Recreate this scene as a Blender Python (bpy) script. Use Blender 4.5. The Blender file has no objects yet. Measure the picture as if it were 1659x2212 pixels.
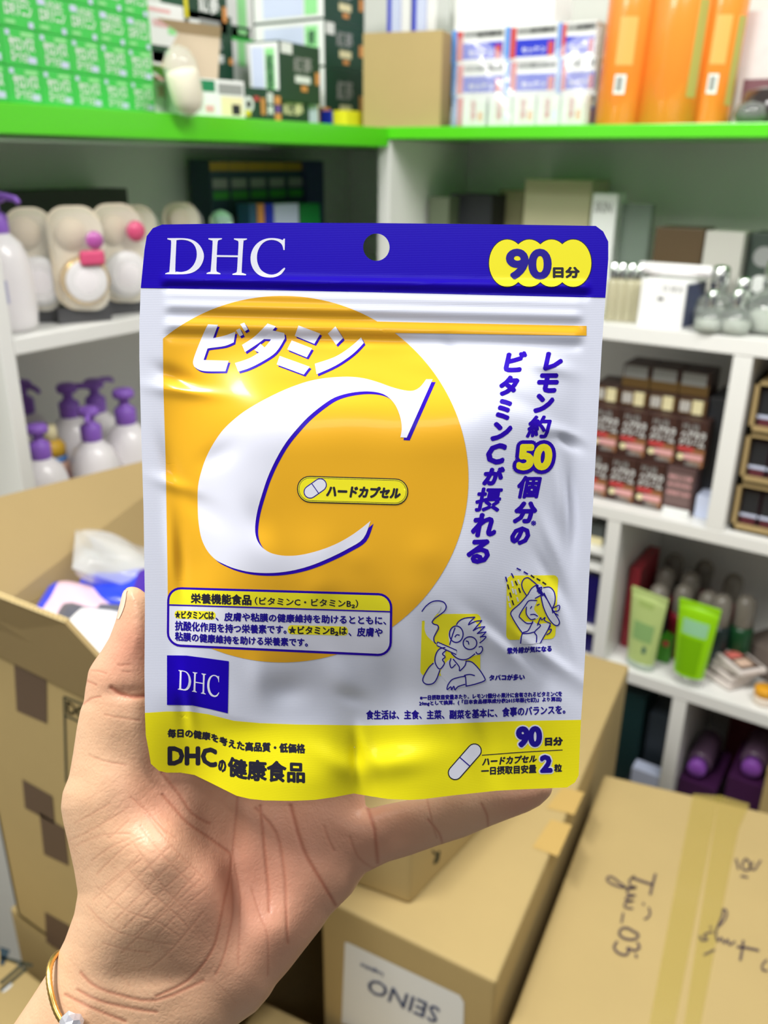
import bpy, bmesh, math, random
import numpy as np
from mathutils import Matrix, Vector
random.seed(7); RNG = np.random.RandomState(11)
SC = bpy.context.scene
COL = SC.collection

# ------------------------------------------------------------------ camera
FPX, CX, CY = 1850.0, 829.5, 1106.0
def _rx(a): c, s = math.cos(a), math.sin(a); return np.array([[1, 0, 0], [0, c, -s], [0, s, c]])
def _rz(a): c, s = math.cos(a), math.sin(a); return np.array([[c, -s, 0], [s, c, 0], [0, 0, 1]])
CR = _rz(math.radians(33)) @ _rx(math.radians(90 - 22.3)) @ _rz(math.radians(.63))
CO = np.array([0, 0, 1.45])
cam_d = bpy.data.cameras.new('camera'); cam = bpy.data.objects.new('camera', cam_d); COL.objects.link(cam)
cam.matrix_world = Matrix.Translation(CO) @ Matrix(CR.tolist()).to_4x4()
cam_d.sensor_width = 36; cam_d.sensor_fit = 'AUTO'; cam_d.lens = FPX / 2212 * 36
cam_d.clip_start = .01; cam_d.clip_end = 50
cam_d.dof.use_dof = True; cam_d.dof.focus_distance = .272; cam_d.dof.aperture_fstop = cam_d.lens / 2.4
SC.camera = cam
# ------------------------------------------------------------------ light
SC.view_settings.view_transform = 'Standard'; SC.view_settings.look = 'None'
SC.view_settings.exposure = 0.0; SC.view_settings.gamma = 1.0; SC.view_settings.use_curve_mapping = False
W = bpy.data.worlds.new('room_ambient'); SC.world = W; W.use_nodes = True
W.node_tree.nodes['Background'].inputs[0].default_value = (.93, .96, 1, 1)
W.node_tree.nodes['Background'].inputs[1].default_value = .165
def area(name, loc, target, sx, sy, power, col=(1, 1, 1)):
    d = bpy.data.lights.new(name, 'AREA'); d.shape = 'RECTANGLE'; d.size = sx; d.size_y = sy; d.energy = power; d.color = col
    o = bpy.data.objects.new(name, d); COL.objects.link(o)
    o.location = loc
    o.rotation_euler = (Vector(target) - Vector(loc)).to_track_quat('-Z', 'Y').to_euler()
    return o
area('overhead_light', (-.72, -.24, 2.60), (-.2, .25, 1.3), .8, .22, 32, (1, .985, .95))
area('overhead_light', (.75, -.95, 2.60), (-.2, .5, 1.3), 1.2, .3, 4.5, (1, .985, .95))
area('overhead_light', (.25, .72, 2.35), (-.25, 1.25, 1.0), 1.0, .25, 20, (1, .985, .95))
area('overhead_light', (-1.02, -.30, 2.25), (-.75, .5, 1.1), .6, .2, 6, (1, .97, .9))  # added fill light, brightens the left unit's end panel and the wrist's left rim

# ------------------------------------------------------------------ pixel rays -> world
def rays(px, py):
    px = np.asarray(px, float); py = np.asarray(py, float)
    d = np.stack([(px - CX) / FPX, -(py - CY) / FPX, -np.ones_like(px)], -1)
    return d @ CR.T
def at_depth(px, py, z): return CO + rays(px, py) * np.asarray(z)[..., None]
def onX(x, y, X): d = rays(x, y); return CO + d * ((X - CO[0]) / d[0])
def onY(x, y, Y): d = rays(x, y); return CO + d * ((Y - CO[1]) / d[1])
def onZ(x, y, Z): d = rays(x, y); return CO + d * ((Z - CO[2]) / d[2])

# ------------------------------------------------------------------ materials
def srgb(r, g, b):
    f = lambda c: (c / 255 / 12.92) if c / 255 <= .04045 else ((c / 255 + .055) / 1.055) ** 2.4
    return (f(r), f(g), f(b), 1)
MATS = {}
def mat(name, rgb=(200, 200, 200), rough=.5, metal=0, trans=0, alpha=1, coat=0, spec=.5, emit=0, ior=1.45, sss=0, var=0, bump=0, bscale=200, vscale=6):
    if name in MATS: return MATS[name]
    m = bpy.data.materials.new(name); m.use_nodes = True
    nt = m.node_tree; b = nt.nodes['Principled BSDF']; I = b.inputs
    c = srgb(*rgb)
    I['Base Color'].default_value = c; I['Roughness'].default_value = rough; I['Metallic'].default_value = metal
    I['Transmission Weight'].default_value = trans; I['Alpha'].default_value = alpha
    I['Coat Weight'].default_value = coat; I['Coat Roughness'].default_value = .08
    I['Specular IOR Level'].default_value = spec; I['IOR'].default_value = ior
    if sss:
        I['Subsurface Weight'].default_value = sss; I['Subsurface Radius'].default_value = (1, .35, .2); I['Subsurface Scale'].default_value = .004
    if emit:
        I['Emission Color'].default_value = c; I['Emission Strength'].default_value = emit
    if var or bump:
        tc = nt.nodes.new('ShaderNodeTexCoord')
    if var:
        n = nt.nodes.new('ShaderNodeTexNoise'); n.inputs['Scale'].default_value = vscale; n.inputs['Detail'].default_value = 5
        nt.links.new(tc.outputs['Object'], n.inputs['Vector'])
        mx = nt.nodes.new('ShaderNodeMix'); mx.data_type = 'RGBA'
        k = 1 - var
        mx.inputs[6].default_value = (c[0] * k, c[1] * k, c[2] * k, 1); mx.inputs[7].default_value = (min(1, c[0] * (1 + var)), min(1, c[1] * (1 + var)), min(1, c[2] * (1 + var)), 1)
        nt.links.new(n.outputs[0], mx.inputs[0]); nt.links.new(mx.outputs[2], I['Base Color'])
    if bump:
        n2 = nt.nodes.new('ShaderNodeTexNoise'); n2.inputs['Scale'].default_value = bscale; n2.inputs['Detail'].default_value = 3
        nt.links.new(tc.outputs['Object'], n2.inputs['Vector'])
        bp = nt.nodes.new('ShaderNodeBump'); bp.inputs['Strength'].default_value = bump; bp.inputs['Distance'].default_value = .002
        nt.links.new(n2.outputs[0], bp.inputs['Height']); nt.links.new(bp.outputs[0], I['Normal'])
    MATS[name] = m
    return m

# ------------------------------------------------------------------ mesh building
class MB:
    """collects geometry for ONE mesh object"""
    def __init__(s): s.v = []; s.f = []; s.m = []; s.mats = []; s.n = 0; s.sm = []
    def mi(s, m):
        if m not in s.mats: s.mats.append(m)
        return s.mats.index(m)
    def add(s, verts, faces, m, smooth=False):
        k = s.mi(m); o = s.n
        s.v.extend([tuple(float(c) for c in p) for p in verts]); s.n += len(verts)
        for f in faces: s.f.append(tuple(int(i) + o for i in f)); s.m.append(k); s.sm.append(smooth)
        return s
    def box(s, c, d, m, bev=0):
        x, y, z = d[0] / 2, d[1] / 2, d[2] / 2
        if bev <= 0:
            v = [(c[0] + a * x, c[1] + b * y, c[2] + e * z) for a in (-1, 1) for b in (-1, 1) for e in (-1, 1)]
            f = [(0, 1, 3, 2), (4, 6, 7, 5), (0, 4, 5, 1), (2, 3, 7, 6), (0, 2, 6, 4), (1, 5, 7, 3)]
            return s.add(v, f, m)
        bm = bmesh.new(); bmesh.ops.create_cube(bm, size=1)
        for q in bm.verts: q.co = Vector((q.co.x * d[0], q.co.y * d[1], q.co.z * d[2]))
        bmesh.ops.bevel(bm, geom=list(bm.edges), offset=bev, segments=2, affect='EDGES', profile=.6)
        for q in bm.verts: q.co += Vector(c)
        return s.bm(bm, m)
    def bm(s, bm, m, smooth=False):
        bm.verts.index_update()
        s.add([q.co[:] for q in bm.verts], [[q.index for q in f.verts] for f in bm.faces], m, smooth); bm.free(); return s
    def quad(s, p, m): return s.add(p, [tuple(range(len(p)))], m)
    def lathe(s, prof, m, n=28, c=(0, 0, 0), sx=1, sy=1, smooth=True, cap=True):
        v = []; f = []
        for r, z in prof:
            for i in range(n):
                a = 2 * math.pi * i / n; v.append((c[0] + r * sx * math.cos(a), c[1] + r * sy * math.sin(a), c[2] + z))
        for j in range(len(prof) - 1):
            for i in range(n):
                k = (i + 1) % n; f.append((j * n + i, j * n + k, (j + 1) * n + k, (j + 1) * n + i))
        if cap: f.append(tuple(range(n - 1, -1, -1))); f.append(tuple((len(prof) - 1) * n + i for i in range(n)))
        return s.add(v, f, m, smooth)
    def tube(s, pts, r, m, n=10, smooth=True):
        pts = [Vector(p) for p in pts]; v = []; f = []
        rr = r if isinstance(r, (list, tuple)) else [r] * len(pts)
        up = Vector((0, 0, 1)); prev = None
        for i, p in enumerate(pts):
            t = (pts[min(i + 1, len(pts) - 1)] - pts[max(i - 1, 0)]).normalized()
            if prev is None:
                a = t.orthogonal().normalized()
            else:
                a = (prev - t * prev.dot(t)).normalized()
            prev = a; b = t.cross(a)
            for k in range(n):
                g = 2 * math.pi * k / n; v.append(p + (a * math.cos(g) + b * math.sin(g)) * rr[i])
        for i in range(len(pts) - 1):
            for k in range(n):
                k2 = (k + 1) % n; f.append((i * n + k, i * n + k2, (i + 1) * n + k2, (i + 1) * n + k))
        f.append(tuple(range(n - 1, -1, -1))); f.append(tuple((len(pts) - 1) * n + k for k in range(n)))
        return s.add(v, f, m, smooth)
    def hexa(s, b, t, m):
        """4 bottom points, 4 top points"""
        return s.add(list(b) + list(t), [(3, 2, 1, 0), (4, 5, 6, 7), (0, 1, 5, 4), (1, 2, 6, 5), (2, 3, 7, 6), (3, 0, 4, 7)], m)
    def xf(s, M, start=0):
        for i in range(start, s.n): s.v[i] = tuple(M @ Vector(s.v[i]))
        return s
    def mesh(s, name):
        me = bpy.data.meshes.new(name); me.from_pydata(s.v, [], s.f)
        for m in s.mats: me.materials.append(m)
        me.polygons.foreach_set('material_index', s.m); me.polygons.foreach_set('use_smooth', s.sm)
        me.update(); return me
    def build(s, name, parent=None, loc=None, rz=0):
        o = bpy.data.objects.new(name, s.mesh(name)); COL.objects.link(o)
        if parent: o.parent = parent
        if loc is not None: o.location = loc
        o.rotation_euler.z = rz
        return o
def tag(o, label=None, cat=None, group=None, kind=None):
    if label: o['label'] = label
    if cat: o['category'] = cat
    if group: o['group'] = group
    if kind: o['kind'] = kind
    return o
def thing(name, label, cat, loc=(0, 0, 0), rz=0, group=None):
    o = bpy.data.objects.new(name, None); COL.objects.link(o); o.empty_display_size = .02
    o.location = loc; o.rotation_euler.z = rz
    return tag(o, label, cat, group)
def copy_tree(o, loc=None, rz=None, label=None, parent=None, group=None):
    c = o.copy(); COL.objects.link(c)
    if parent: c.parent = parent
    if loc is not None: c.location = loc
    if rz is not None: c.rotation_euler.z = rz
    if label: c['label'] = label
    if group: c['group'] = group
    for ch in list(o.children): copy_tree(ch, parent=c)
    return c

# ------------------------------------------------------------------ text -> triangles (Blender's own font)
_TX = {}
def text_tris(body, res=2):
    if (body, res) in _TX: return _TX[(body, res)]
    cu = bpy.data.curves.new('lettering', 'FONT'); cu.body = body; cu.resolution_u = res; cu.fill_mode = 'FRONT'
    o = bpy.data.objects.new('lettering', cu); COL.objects.link(o)
    dg = bpy.context.evaluated_depsgraph_get(); dg.update()
    ev = o.evaluated_get(dg); me = ev.to_mesh()
    v = np.array([q.co[:2] for q in me.vertices]).reshape(-1, 2)
    f = [tuple(p.vertices) for p in me.polygons]
    ev.to_mesh_clear(); bpy.data.objects.remove(o); bpy.data.curves.remove(cu)
    _TX[(body, res)] = (v, f)
    return v, f
def decal_text(mb, body, o, ux, uy, w, h, m, bold=0, res=1):
    """text fitted in a w x h rectangle whose lower-left corner is o, along unit vectors ux, uy"""
    v, f = text_tris(body, res)
    if not len(v): return
    lo = v.min(0); sp = np.maximum(v.max(0) - lo, 1e-6)
    o = np.array(o, float); ux = np.array(ux, float); uy = np.array(uy, float); nn = np.cross(ux, uy)
    sh = [(0, 0)] if not bold else [(bold, 0), (-bold, 0), (0, bold), (0, -bold)]
    for k, (a, b) in enumerate(sh):
        p = o + ((v[:, :1] - lo[0]) / sp[0] * w + a) * ux + ((v[:, 1:] - lo[1]) / sp[1] * h + b) * uy + nn * k * 4e-6
        mb.add(p, f, m)
# ================================================================== the pouch
_p0 = at_depth(np.array([310., 1310., 800.]), np.array([485., 485., 1735.]), np.array([.268, .268, .282]))
PN = np.cross(_p0[1] - _p0[0], _p0[2] - _p0[0]); PN /= np.linalg.norm(PN)
if PN @ (CO - _p0[0]) < 0: PN = -PN
def on_pouch(px, py, h):
    d = rays(px, py); t = (np.asarray(h) + PN @ (_p0[0] - CO)) / (d @ PN)
    return CO + d * t[..., None]
def sst(a, b, x): t = np.clip((x - a) / (b - a), 0, 1); return t * t * (3 - 2 * t)
_bl = [(RNG.uniform(400, 1200), RNG.uniform(1180, 1560), RNG.uniform(22, 48), RNG.uniform(-.0005, .0006)) for _ in range(46)]
_bl += [(RNG.uniform(380, 1200), RNG.uniform(780, 1200), RNG.uniform(40, 80), RNG.uniform(-.0005, .0006)) for _ in range(16)]
_cr = [(400, 845, 8, 60, 12, .0011), (385, 815, 25, 40, 14, -.0012), (372, 1010, 70, 60, 14, -.001), (385, 1050, 20, 45, 12, .0009), (372, 1180, 85, 90, 10, .001), (392, 1215, 88, 80, 12, -.0008),
       (430, 1090, 40, 60, 22, -.0008), (560, 1130, 70, 50, 24, -.0007), (470, 985, -30, 40, 20, -.0007),
       (770, 1640, 88, 60, 9, -.0016), (788, 1610, 70, 50, 14, .0014), (830, 1650, -8, 90, 26, .0016), (735, 1650, 30, 60, 20, .0008), (405, 1500, 80, 60, 10, .001), (395, 1545, 82, 40, 9, -.0009),
       (1215, 1090, 82, 90, 8, .0012), (1232, 1080, 84, 70, 8, -.0012), (1195, 1180, 70, 70, 10, .001), (1222, 950, 30, 30, 9, -.0012), (1205, 935, 20, 40, 12, .0009), (1230, 1160, 85, 60, 8, -.001),
       (1190, 1250, 60, 60, 10, -.0008), (1080, 1390, 35, 80, 18, .0009), (1120, 1400, 40, 110, 16, -.0010), (1180, 1420, 35, 90, 13, .0009), (1215, 1330, 75, 90, 10, .0009), (1040, 1430, 60, 60, 18, -.0008),
       (620, 1490, 0, 40, 24, -.0010), (740, 1470, 60, 60, 26, .0009), (760, 1505, 20, 30, 14, -.0009), (850, 1480, 70, 60, 28, -.0008), (560, 1470, 80, 50, 22, .0007), (905, 1400, 70, 80, 26, .0007),
       (700, 840, 4, 120, 20, -.0006), (980, 790, 5, 100, 22, .0007), (1100, 860, 20, 70, 18, -.0006), (1180, 790, 15, 50, 14, .0007), (985, 770, 60, 40, 12, -.0006), (1000, 1560, 70, 90, 20, .001), (1050, 1600, 75, 80, 22, -.0009)]
def pouch_h(x, y):
    x = np.asarray(x, float); y = np.asarray(y, float)
    xl = 352 + (y - 700) * .012; xr = 1262 - (y - 700) * .045
    ix = np.clip((x - xl) / (xr - xl), 0, 1)
    sx = sst(0, .80, 4 * ix * (1 - ix))
    iy = np.clip((y - 725) / (1610 - 725), 0, 1)
    sy = sst(0, .96, np.where(iy < .36, np.sin(np.pi / 2 * iy / .36), np.cos(np.pi / 2 * (iy - .36) / .64)))
    body = sx * sy
    h = .0115 * body
    ins = sst(0, .05, ix) * sst(0, .05, 1 - ix)
    # zip rails
    yz = 668 + (x - 360) * .0245
    inz = sst(350, 372, x) * sst(1268, 1240, x)
    h = h + .5 * inz * (.0010 * np.exp(-((y - yz + 8) / 11) ** 2) - .0005 * np.exp(-((y - yz - 11) / 10) ** 2) + .0012 * np.exp(-((y - yz - 34) / 13) ** 2) - .0008 * np.exp(-((y - yz - 57) / 11) ** 2) + .0005 * np.exp(-((y - yz + 34) / 13) ** 2))
    h = h + sst(345, 362, x) * sst(1280, 1262, x) * (-.0006 * np.exp(-((y - (619 + (x - 360) * .018)) / 10) ** 2) + .0005 * np.exp(-((y - (606 + (x - 360) * .018)) / 11) ** 2))
    act = sst(0, .07, body)
    for cx, cy, s, a in _bl: h = h + a * act * np.exp(-((x - cx) ** 2 + (y - cy) ** 2) / (2 * s * s))
    for cx, cy, ang, L, w, a in _cr:
        t = math.radians(ang); dx = x - cx; dy = y - cy
        u = dx * math.cos(t) + dy * math.sin(t); v = -dx * math.sin(t) + dy * math.cos(t)
        w = max(w * 1.15, 12); h = h + 1.15 * a * np.exp(-(u / L) ** 2 - (v / w) ** 2)
    # wavy bottom seal
    lo = sst(1480, 1700, y)
    h = h + lo * (.0042 * np.exp(-((x - 640) / 120) ** 2) - .0045 * np.exp(-((x - 410) / 75) ** 2) - .0030 * np.exp(-((x - 772) / 42) ** 2) + .0034 * np.exp(-((x - 900) / 90) ** 2) - .0015 * np.exp(-((x - 1150) / 110) ** 2))
    return h
_lay = [0]
CELL = 6.0
def _split(poly, ax):
    """cut a convex polygon along every grid line crossing it on one axis"""
    out = []; lo = min(p[ax] for p in poly); hi = max(p[ax] for p in poly)
    k = math.floor(lo / CELL + 1e-7) + 1; o = 1 - ax
    while k * CELL < hi - 1e-6:
        c = k * CELL; L = []; R = []; n = len(poly)
        for i in range(n):
            a = poly[i]; b = poly[(i + 1) % n]
            if a[ax] <= c: L.append(a)
            if a[ax] >= c: R.append(a)
            if (a[ax] - c) * (b[ax] - c) < 0:
                if (a > b): p0, p1 = b, a
                else: p0, p1 = a, b
                t = (c - p0[ax]) / (p1[ax] - p0[ax]); q = p0[o] + t * (p1[o] - p0[o])
                e = (c, q) if ax == 0 else (q, c); L.append(e); R.append(e)
        if len(L) > 2: out.append(L)
        poly = R; k += 1
    if len(poly) > 2: out.append(poly)
    return out
def gridcut(v, faces):
    """cut triangles on the common grid, share the points -> verts, faces turned towards the viewer"""
    idx = {}; V = []; Fc = []
    for f in faces:
        tri = [(float(v[i][0]), float(v[i][1])) for i in f]
        for a in _split(tri, 0):
            for b in _split(a, 1):
                q = []
                for p in b:
                    key = (round(p[0], 2), round(p[1], 2))
                    if key not in idx: idx[key] = len(V); V.append(p)
                    k = idx[key]
                    if not q or (q[-1] != k and q[0] != k): q.append(k)
                if len(q) < 3: continue
                s = sum(V[q[i]][0] * V[q[(i + 1) % len(q)]][1] - V[q[(i + 1) % len(q)]][0] * V[q[i]][1] for i in range(len(q)))
                if abs(s) < 1e-5: continue
                Fc.append(q if s < 0 else q[::-1])
    return np.array(V), Fc
def fill2d(loops):
    bm = bmesh.new()
    for lp in loops:
        vs = [bm.verts.new((p[0], p[1], 0)) for p in lp]
        for i in range(len(vs)): bm.edges.new((vs[i], vs[(i + 1) % len(vs)]))
    bmesh.ops.triangle_fill(bm, use_beauty=False, use_dissolve=False, edges=list(bm.edges))
    bm.verts.index_update()
    v = [q.co[:2] for q in bm.verts]; f = [[q.index for q in fc.verts] for fc in bm.faces]; bm.free()
    return gridcut(v, f)
def put(mb, v, f, m, lift):
    mb.add(on_pouch(v[:, 0], v[:, 1], pouch_h(v[:, 0], v[:, 1]) + lift), f, m, True)
def shape(mb, loops, m, lift, cell=0):
    v, f = fill2d(loops); put(mb, v, f, m, lift)
def smooth_loop(p, n=4, closed=True):
    p = np.array(p, float); N = len(p); out = []
    R = range(N) if closed else range(N - 1)
    for i in R:
        if closed: a, b, c, d = p[i - 1], p[i], p[(i + 1) % N], p[(i + 2) % N]
        else: a, b, c, d = p[max(i - 1, 0)], p[i], p[i + 1], p[min(i + 2, N - 1)]
        for k in range(n):
            t = k / n
            out.append(.5 * (2 * b + (c - a) * t + (2 * a - 5 * b + 4 * c - d) * t * t + (3 * b - a - 3 * c + d) * t ** 3))
    if not closed: out.append(p[-1])
    return np.array(out)
def soft(p, lim=34, n=4):
    """round a traced outline but keep its sharp corners"""
    p = np.array(p, float); N = len(p); cor = []
    for i in range(N):
        a = p[i] - p[i - 1]; c = p[(i + 1) % N] - p[i]
        if abs(math.degrees(math.atan2(a[0] * c[1] - a[1] * c[0], a @ c))) > lim: cor.append(i)
    if not cor: return smooth_loop(p, n)
    out = []
    for k in range(len(cor)):
        i, j = cor[k], cor[(k + 1) % len(cor)]
        if j <= i: j += N
        seg = p[[q % N for q in range(i, j + 1)]]
        s = smooth_loop(seg, n, False) if len(seg) > 2 else seg
        out.extend(s[:-1])
    return np.array(out)
def stroke(mb, pts, w, m, lift, closed=False, curve=True):
    p = smooth_loop(pts, 4, closed) if curve and len(pts) > 2 else np.array(pts, float)
    if closed: p = np.vstack([p, p[:1]])
    N = len(p); t = np.gradient(p, axis=0); t /= np.maximum(np.linalg.norm(t, axis=1, keepdims=True), 1e-6)
    nn = np.stack([-t[:, 1], t[:, 0]], 1) * w / 2
    e0 = p[0] - t[0] * w * .3; e1 = p[-1] + t[-1] * w * .3
    if not closed: p = p.copy(); p[0] = e0; p[-1] = e1
    v = np.vstack([p + nn, p - nn]); f = [(i, i + 1, N + i + 1, N + i) for i in range(N - 1)]
    v, f = gridcut(v, f); put(mb, v, f, m, lift)
def ptext(mb, body, ctrl, m, lift, bold=0, shear=0, res=2):
    """text warped between the top and bottom lines through ctrl points (x, ytop, ybottom)"""
    v, f = text_tris(body, res)
    v = v.copy(); v[:, 0] += shear * v[:, 1]
    lo = v.min(0); sp = v.max(0) - lo
    u = (v[:, 0] - lo[0]) / sp[0]; w = (v[:, 1] - lo[1]) / sp[1]
    c = np.array(ctrl, float)
    x = c[0, 0] + u * (c[-1, 0] - c[0, 0])
    yt = np.interp(x, c[:, 0], c[:, 1]); yb = np.interp(x, c[:, 0], c[:, 2])
    y = yb + (yt - yb) * w
    nb = 4 if bold <= 1.2 else 8 if bold < 3.2 else 12 if bold < 5 else 20
    sh = [(0, 0)] if not bold else [(bold * math.cos(a), bold * math.sin(a)) for a in np.arange(nb) * 2 * math.pi / nb]
    for k, (a, b) in enumerate(sh):
        gv, gf = gridcut(np.stack([x + a, y + b], 1), f); put(mb, gv, gf, m, lift + k * 2e-6)
def ell(cx, cy, rx, ry, n=40, a0=0, a1=2 * math.pi):
    a = a0 + (a1 - a0) * np.arange(n) / n
    return np.stack([cx + rx * np.cos(a), cy + ry * np.sin(a)], 1)
def rrect(q, r, n=6, inset=0):
    """rounded quad; q = TL TR BR BL in px, r and inset in px"""
    q = np.array(q, float); w = (np.linalg.norm(q[1] - q[0]) + np.linalg.norm(q[2] - q[3])) / 2; h = (np.linalg.norm(q[3] - q[0]) + np.linalg.norm(q[2] - q[1])) / 2
    r = max(r - inset, 1e-4); P = []
    for cx, cy, a in ((w - inset - r, inset + r, -90), (w - inset - r, h - inset - r, 0), (inset + r, h - inset - r, 90), (inset + r, inset + r, 180)):
        for k in range(n + 1):
            t = math.radians(a + 90 * k / n); P.append((cx + r * math.cos(t), cy + r * math.sin(t)))
    P = np.array(P); u = P[:, :1] / w; v = P[:, 1:] / h
    return (1 - u) * (1 - v) * q[0] + u * (1 - v) * q[1] + u * v * q[2] + (1 - u) * v * q[3]
def capsule2(a, b, r, n=10):
    a = np.array(a, float); b = np.array(b, float); t = math.atan2(b[1] - a[1], b[0] - a[0])
    L = [b + r * np.array([math.cos(t + g), math.sin(t + g)]) for g in np.linspace(-math.pi / 2, math.pi / 2, n)]
    L += [a + r * np.array([math.cos(t + g), math.sin(t + g)]) for g in np.linspace(math.pi / 2, 3 * math.pi / 2, n)]
    return np.array(L)
def Z(ox, oy, s): return lambda pts: np.array([(ox + p[0] / s, oy + p[1] / s) + tuple(p[2:]) for p in pts], float)
def ZL(ox, oy, s): return lambda pts: [(ox + p[0] / s, oy + p[1] / s, oy + p[2] / s) for p in pts]

def film(name, rgb, rough=.3):
    m = mat(name, rgb, rough, coat=.04 if 'blue' in name else .25, spec=.2 if 'blue' in name else .35); nt = m.node_tree; b = nt.nodes['Principled BSDF']
    if name in ('pouch_white', 'pouch_blue', 'pouch_yellow'):     # fine pressed weave of the heat seals
        g = nt.nodes.new('ShaderNodeTexCoord'); w = nt.nodes.new('ShaderNodeTexWave'); w.bands_direction = 'Z'
        w.inputs['Scale'].default_value = 620; w.inputs['Distortion'].default_value = .4
        bp = nt.nodes.new('ShaderNodeBump'); bp.inputs['Strength'].default_value = .05; bp.inputs['Distance'].default_value = .0002
        nt.links.new(g.outputs['Object'], w.inputs['Vector']); nt.links.new(w.outputs[1], bp.inputs['Height']); nt.links.new(bp.outputs[0], b.inputs['Normal'])
    return m
PW = film('pouch_white', (226, 230, 247), .32); PB = film('pouch_blue', (30, 0, 184), .3); PY = film('pouch_yellow', (250, 238, 24), .34)
PO = film('print_orange', (240, 180, 40), .26); PNV = film('print_navy', (28, 6, 150), .35); PK = film('print_dark', (38, 36, 52), .4); PY2 = film('print_yellow', (250, 240, 40), .35); PWH = film('print_white', (232, 234, 249), .3)
PSH = film('print_blue_shadow', (44, 8, 178), .3)

pouch = thing('supplement_pouch', 'flat white, blue and yellow foil pouch of vitamin capsules held up in the hand', 'pouch', tuple(on_pouch(np.array([810.]), np.array([1715.]), np.array([0.]))[0]))
PM = Matrix.Translation(pouch.location).inverted()
def pbuild(mb, name, label=None, parent=None):
    o = mb.xf(PM).build(name, parent or pouch)
    if label: o['label'] = label
    return o
OUT = [(304, 622), (312, 540), (317, 510), (330, 493), (350, 485), (600, 481), (830, 482), (1100, 485), (1287, 488), (1303, 500), (1314, 522), (1314, 560), (1308, 640), (1300, 750), (1290, 930), (1275, 1200), (1262, 1450), (1255, 1556), (1250, 1675), (1242, 1690), (1225, 1701),
       (1152, 1704), (1073, 1708), (980, 1718), (917, 1726), (885, 1728), (838, 1726), (800, 1720), (764, 1714), (722, 1722), (680, 1728), (631, 1730), (571, 1729), (541, 1726), (511, 1719), (481, 1704), (457, 1692), (420, 1674), (390, 1669), (360, 1669), (343, 1665), (326, 1650), (321, 1620), (315, 1589), (313, 1541), (312, 1450), (313, 1300), (310, 1100), (304, 900), (301, 770), (301, 700)]
hole = ell(813, 534, 28.5, 29.5, 36)
mb = MB(); shape(mb, [OUT, hole], PW, 0, 8); pbuild(mb, 'front_film')
mb = MB()
v, f = fill2d([OUT, hole])
bx = np.clip((v[:, 0] - 330) / 910, 0, 1); by = np.clip((v[:, 1] - 725) / 880, 0, 1)
wave = pouch_h(v[:, 0], v[:, 1]); edge = np.sin(np.pi * bx) * np.sin(np.pi * by)
mb.add(on_pouch(v[:, 0], v[:, 1], np.minimum(wave - .0005, -.008 * np.clip(edge, 0, 1) ** .7 - .0005)), [q[::-1] for q in f], PW, True); pbuild(mb, 'back_film')
L1, L2, L3, L4, L5, L6 = [7e-5 + k * 4e-5 for k in range(0, 6)]
# header and base bands
mb = MB(); shape(mb, [OUT[0:13] + [(1308, 643), (1050, 637), (800, 631), (550, 626)], hole], PB, L1, 10); pbuild(mb, 'header_strip', 'deep blue header strip with a punched hanging hole')
mb = MB(); yb = [(313, 1540), (360, 1537), (410, 1537), (450, 1543), (505, 1557), (560, 1562), (640, 1565), (790, 1567), (900, 1566), (1000, 1562), (1100, 1558), (1255, 1555)]
shape(mb, [yb + OUT[18:45]], PY, L1, 10); pbuild(mb, 'base_band', 'bright yellow band along the bottom seal')
# orange disc + bar
a = np.linspace(-math.acos(-258 / 402), math.acos(-247 / 402), 120)
disc = [(610 + 402 * math.cos(t), 1035 + 396 * math.sin(t)) for t in a] + [(362, 1250), (358, 1000), (353, 840)]
mb = MB(); shape(mb, [disc], PO, L1, 10); shape(mb, [[(790, 694), (1267, 704), (1267, 725), (830, 719)]], PO, L1 + 3e-6, 14); pbuild(mb, 'orange_disc', 'orange disc with a thin orange bar beside it')
# big letter C and its blue shadow
z3 = Z(330, 780, 2.37)
Cw = [(1400, 93), (1433, 93), (1300, 392), (1268, 390), (1275, 340), (1265, 280), (1240, 222), (1200, 180), (1150, 160), (1080, 155), (1000, 165), (930, 187), (870, 225), (800, 282), (740, 345), (680, 420), (630, 505), (590, 592), (560, 680), (535, 770), (524, 850), (529, 900), (545, 935), (570, 962), (612, 985), (680, 997), (760, 992), (850, 970), (930, 940), (1000, 903), (1060, 862), (1115, 818), (1078, 908), (1000, 960), (900, 1010), (800, 1050), (700, 1075), (600, 1085), (500, 1080), (420, 1062), (365, 1040), (320, 1015), (280, 972), (250, 910), (235, 830), (230, 740), (232, 640), (250, 560), (275, 490), (312, 420), (360, 352), (420, 295), (480, 250), (560, 203), (650, 158), (730, 125), (810, 100), (900, 85), (1000, 80), (1080, 88), (1150, 107), (1220, 132), (1280, 148), (1330, 152), (1368, 133)]
mb = MB(); cw = soft(z3(Cw)); shape(mb, [cw + np.array([6.5, 6.0])], PSH, L2); shape(mb, [cw], PWH, L3)
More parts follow.
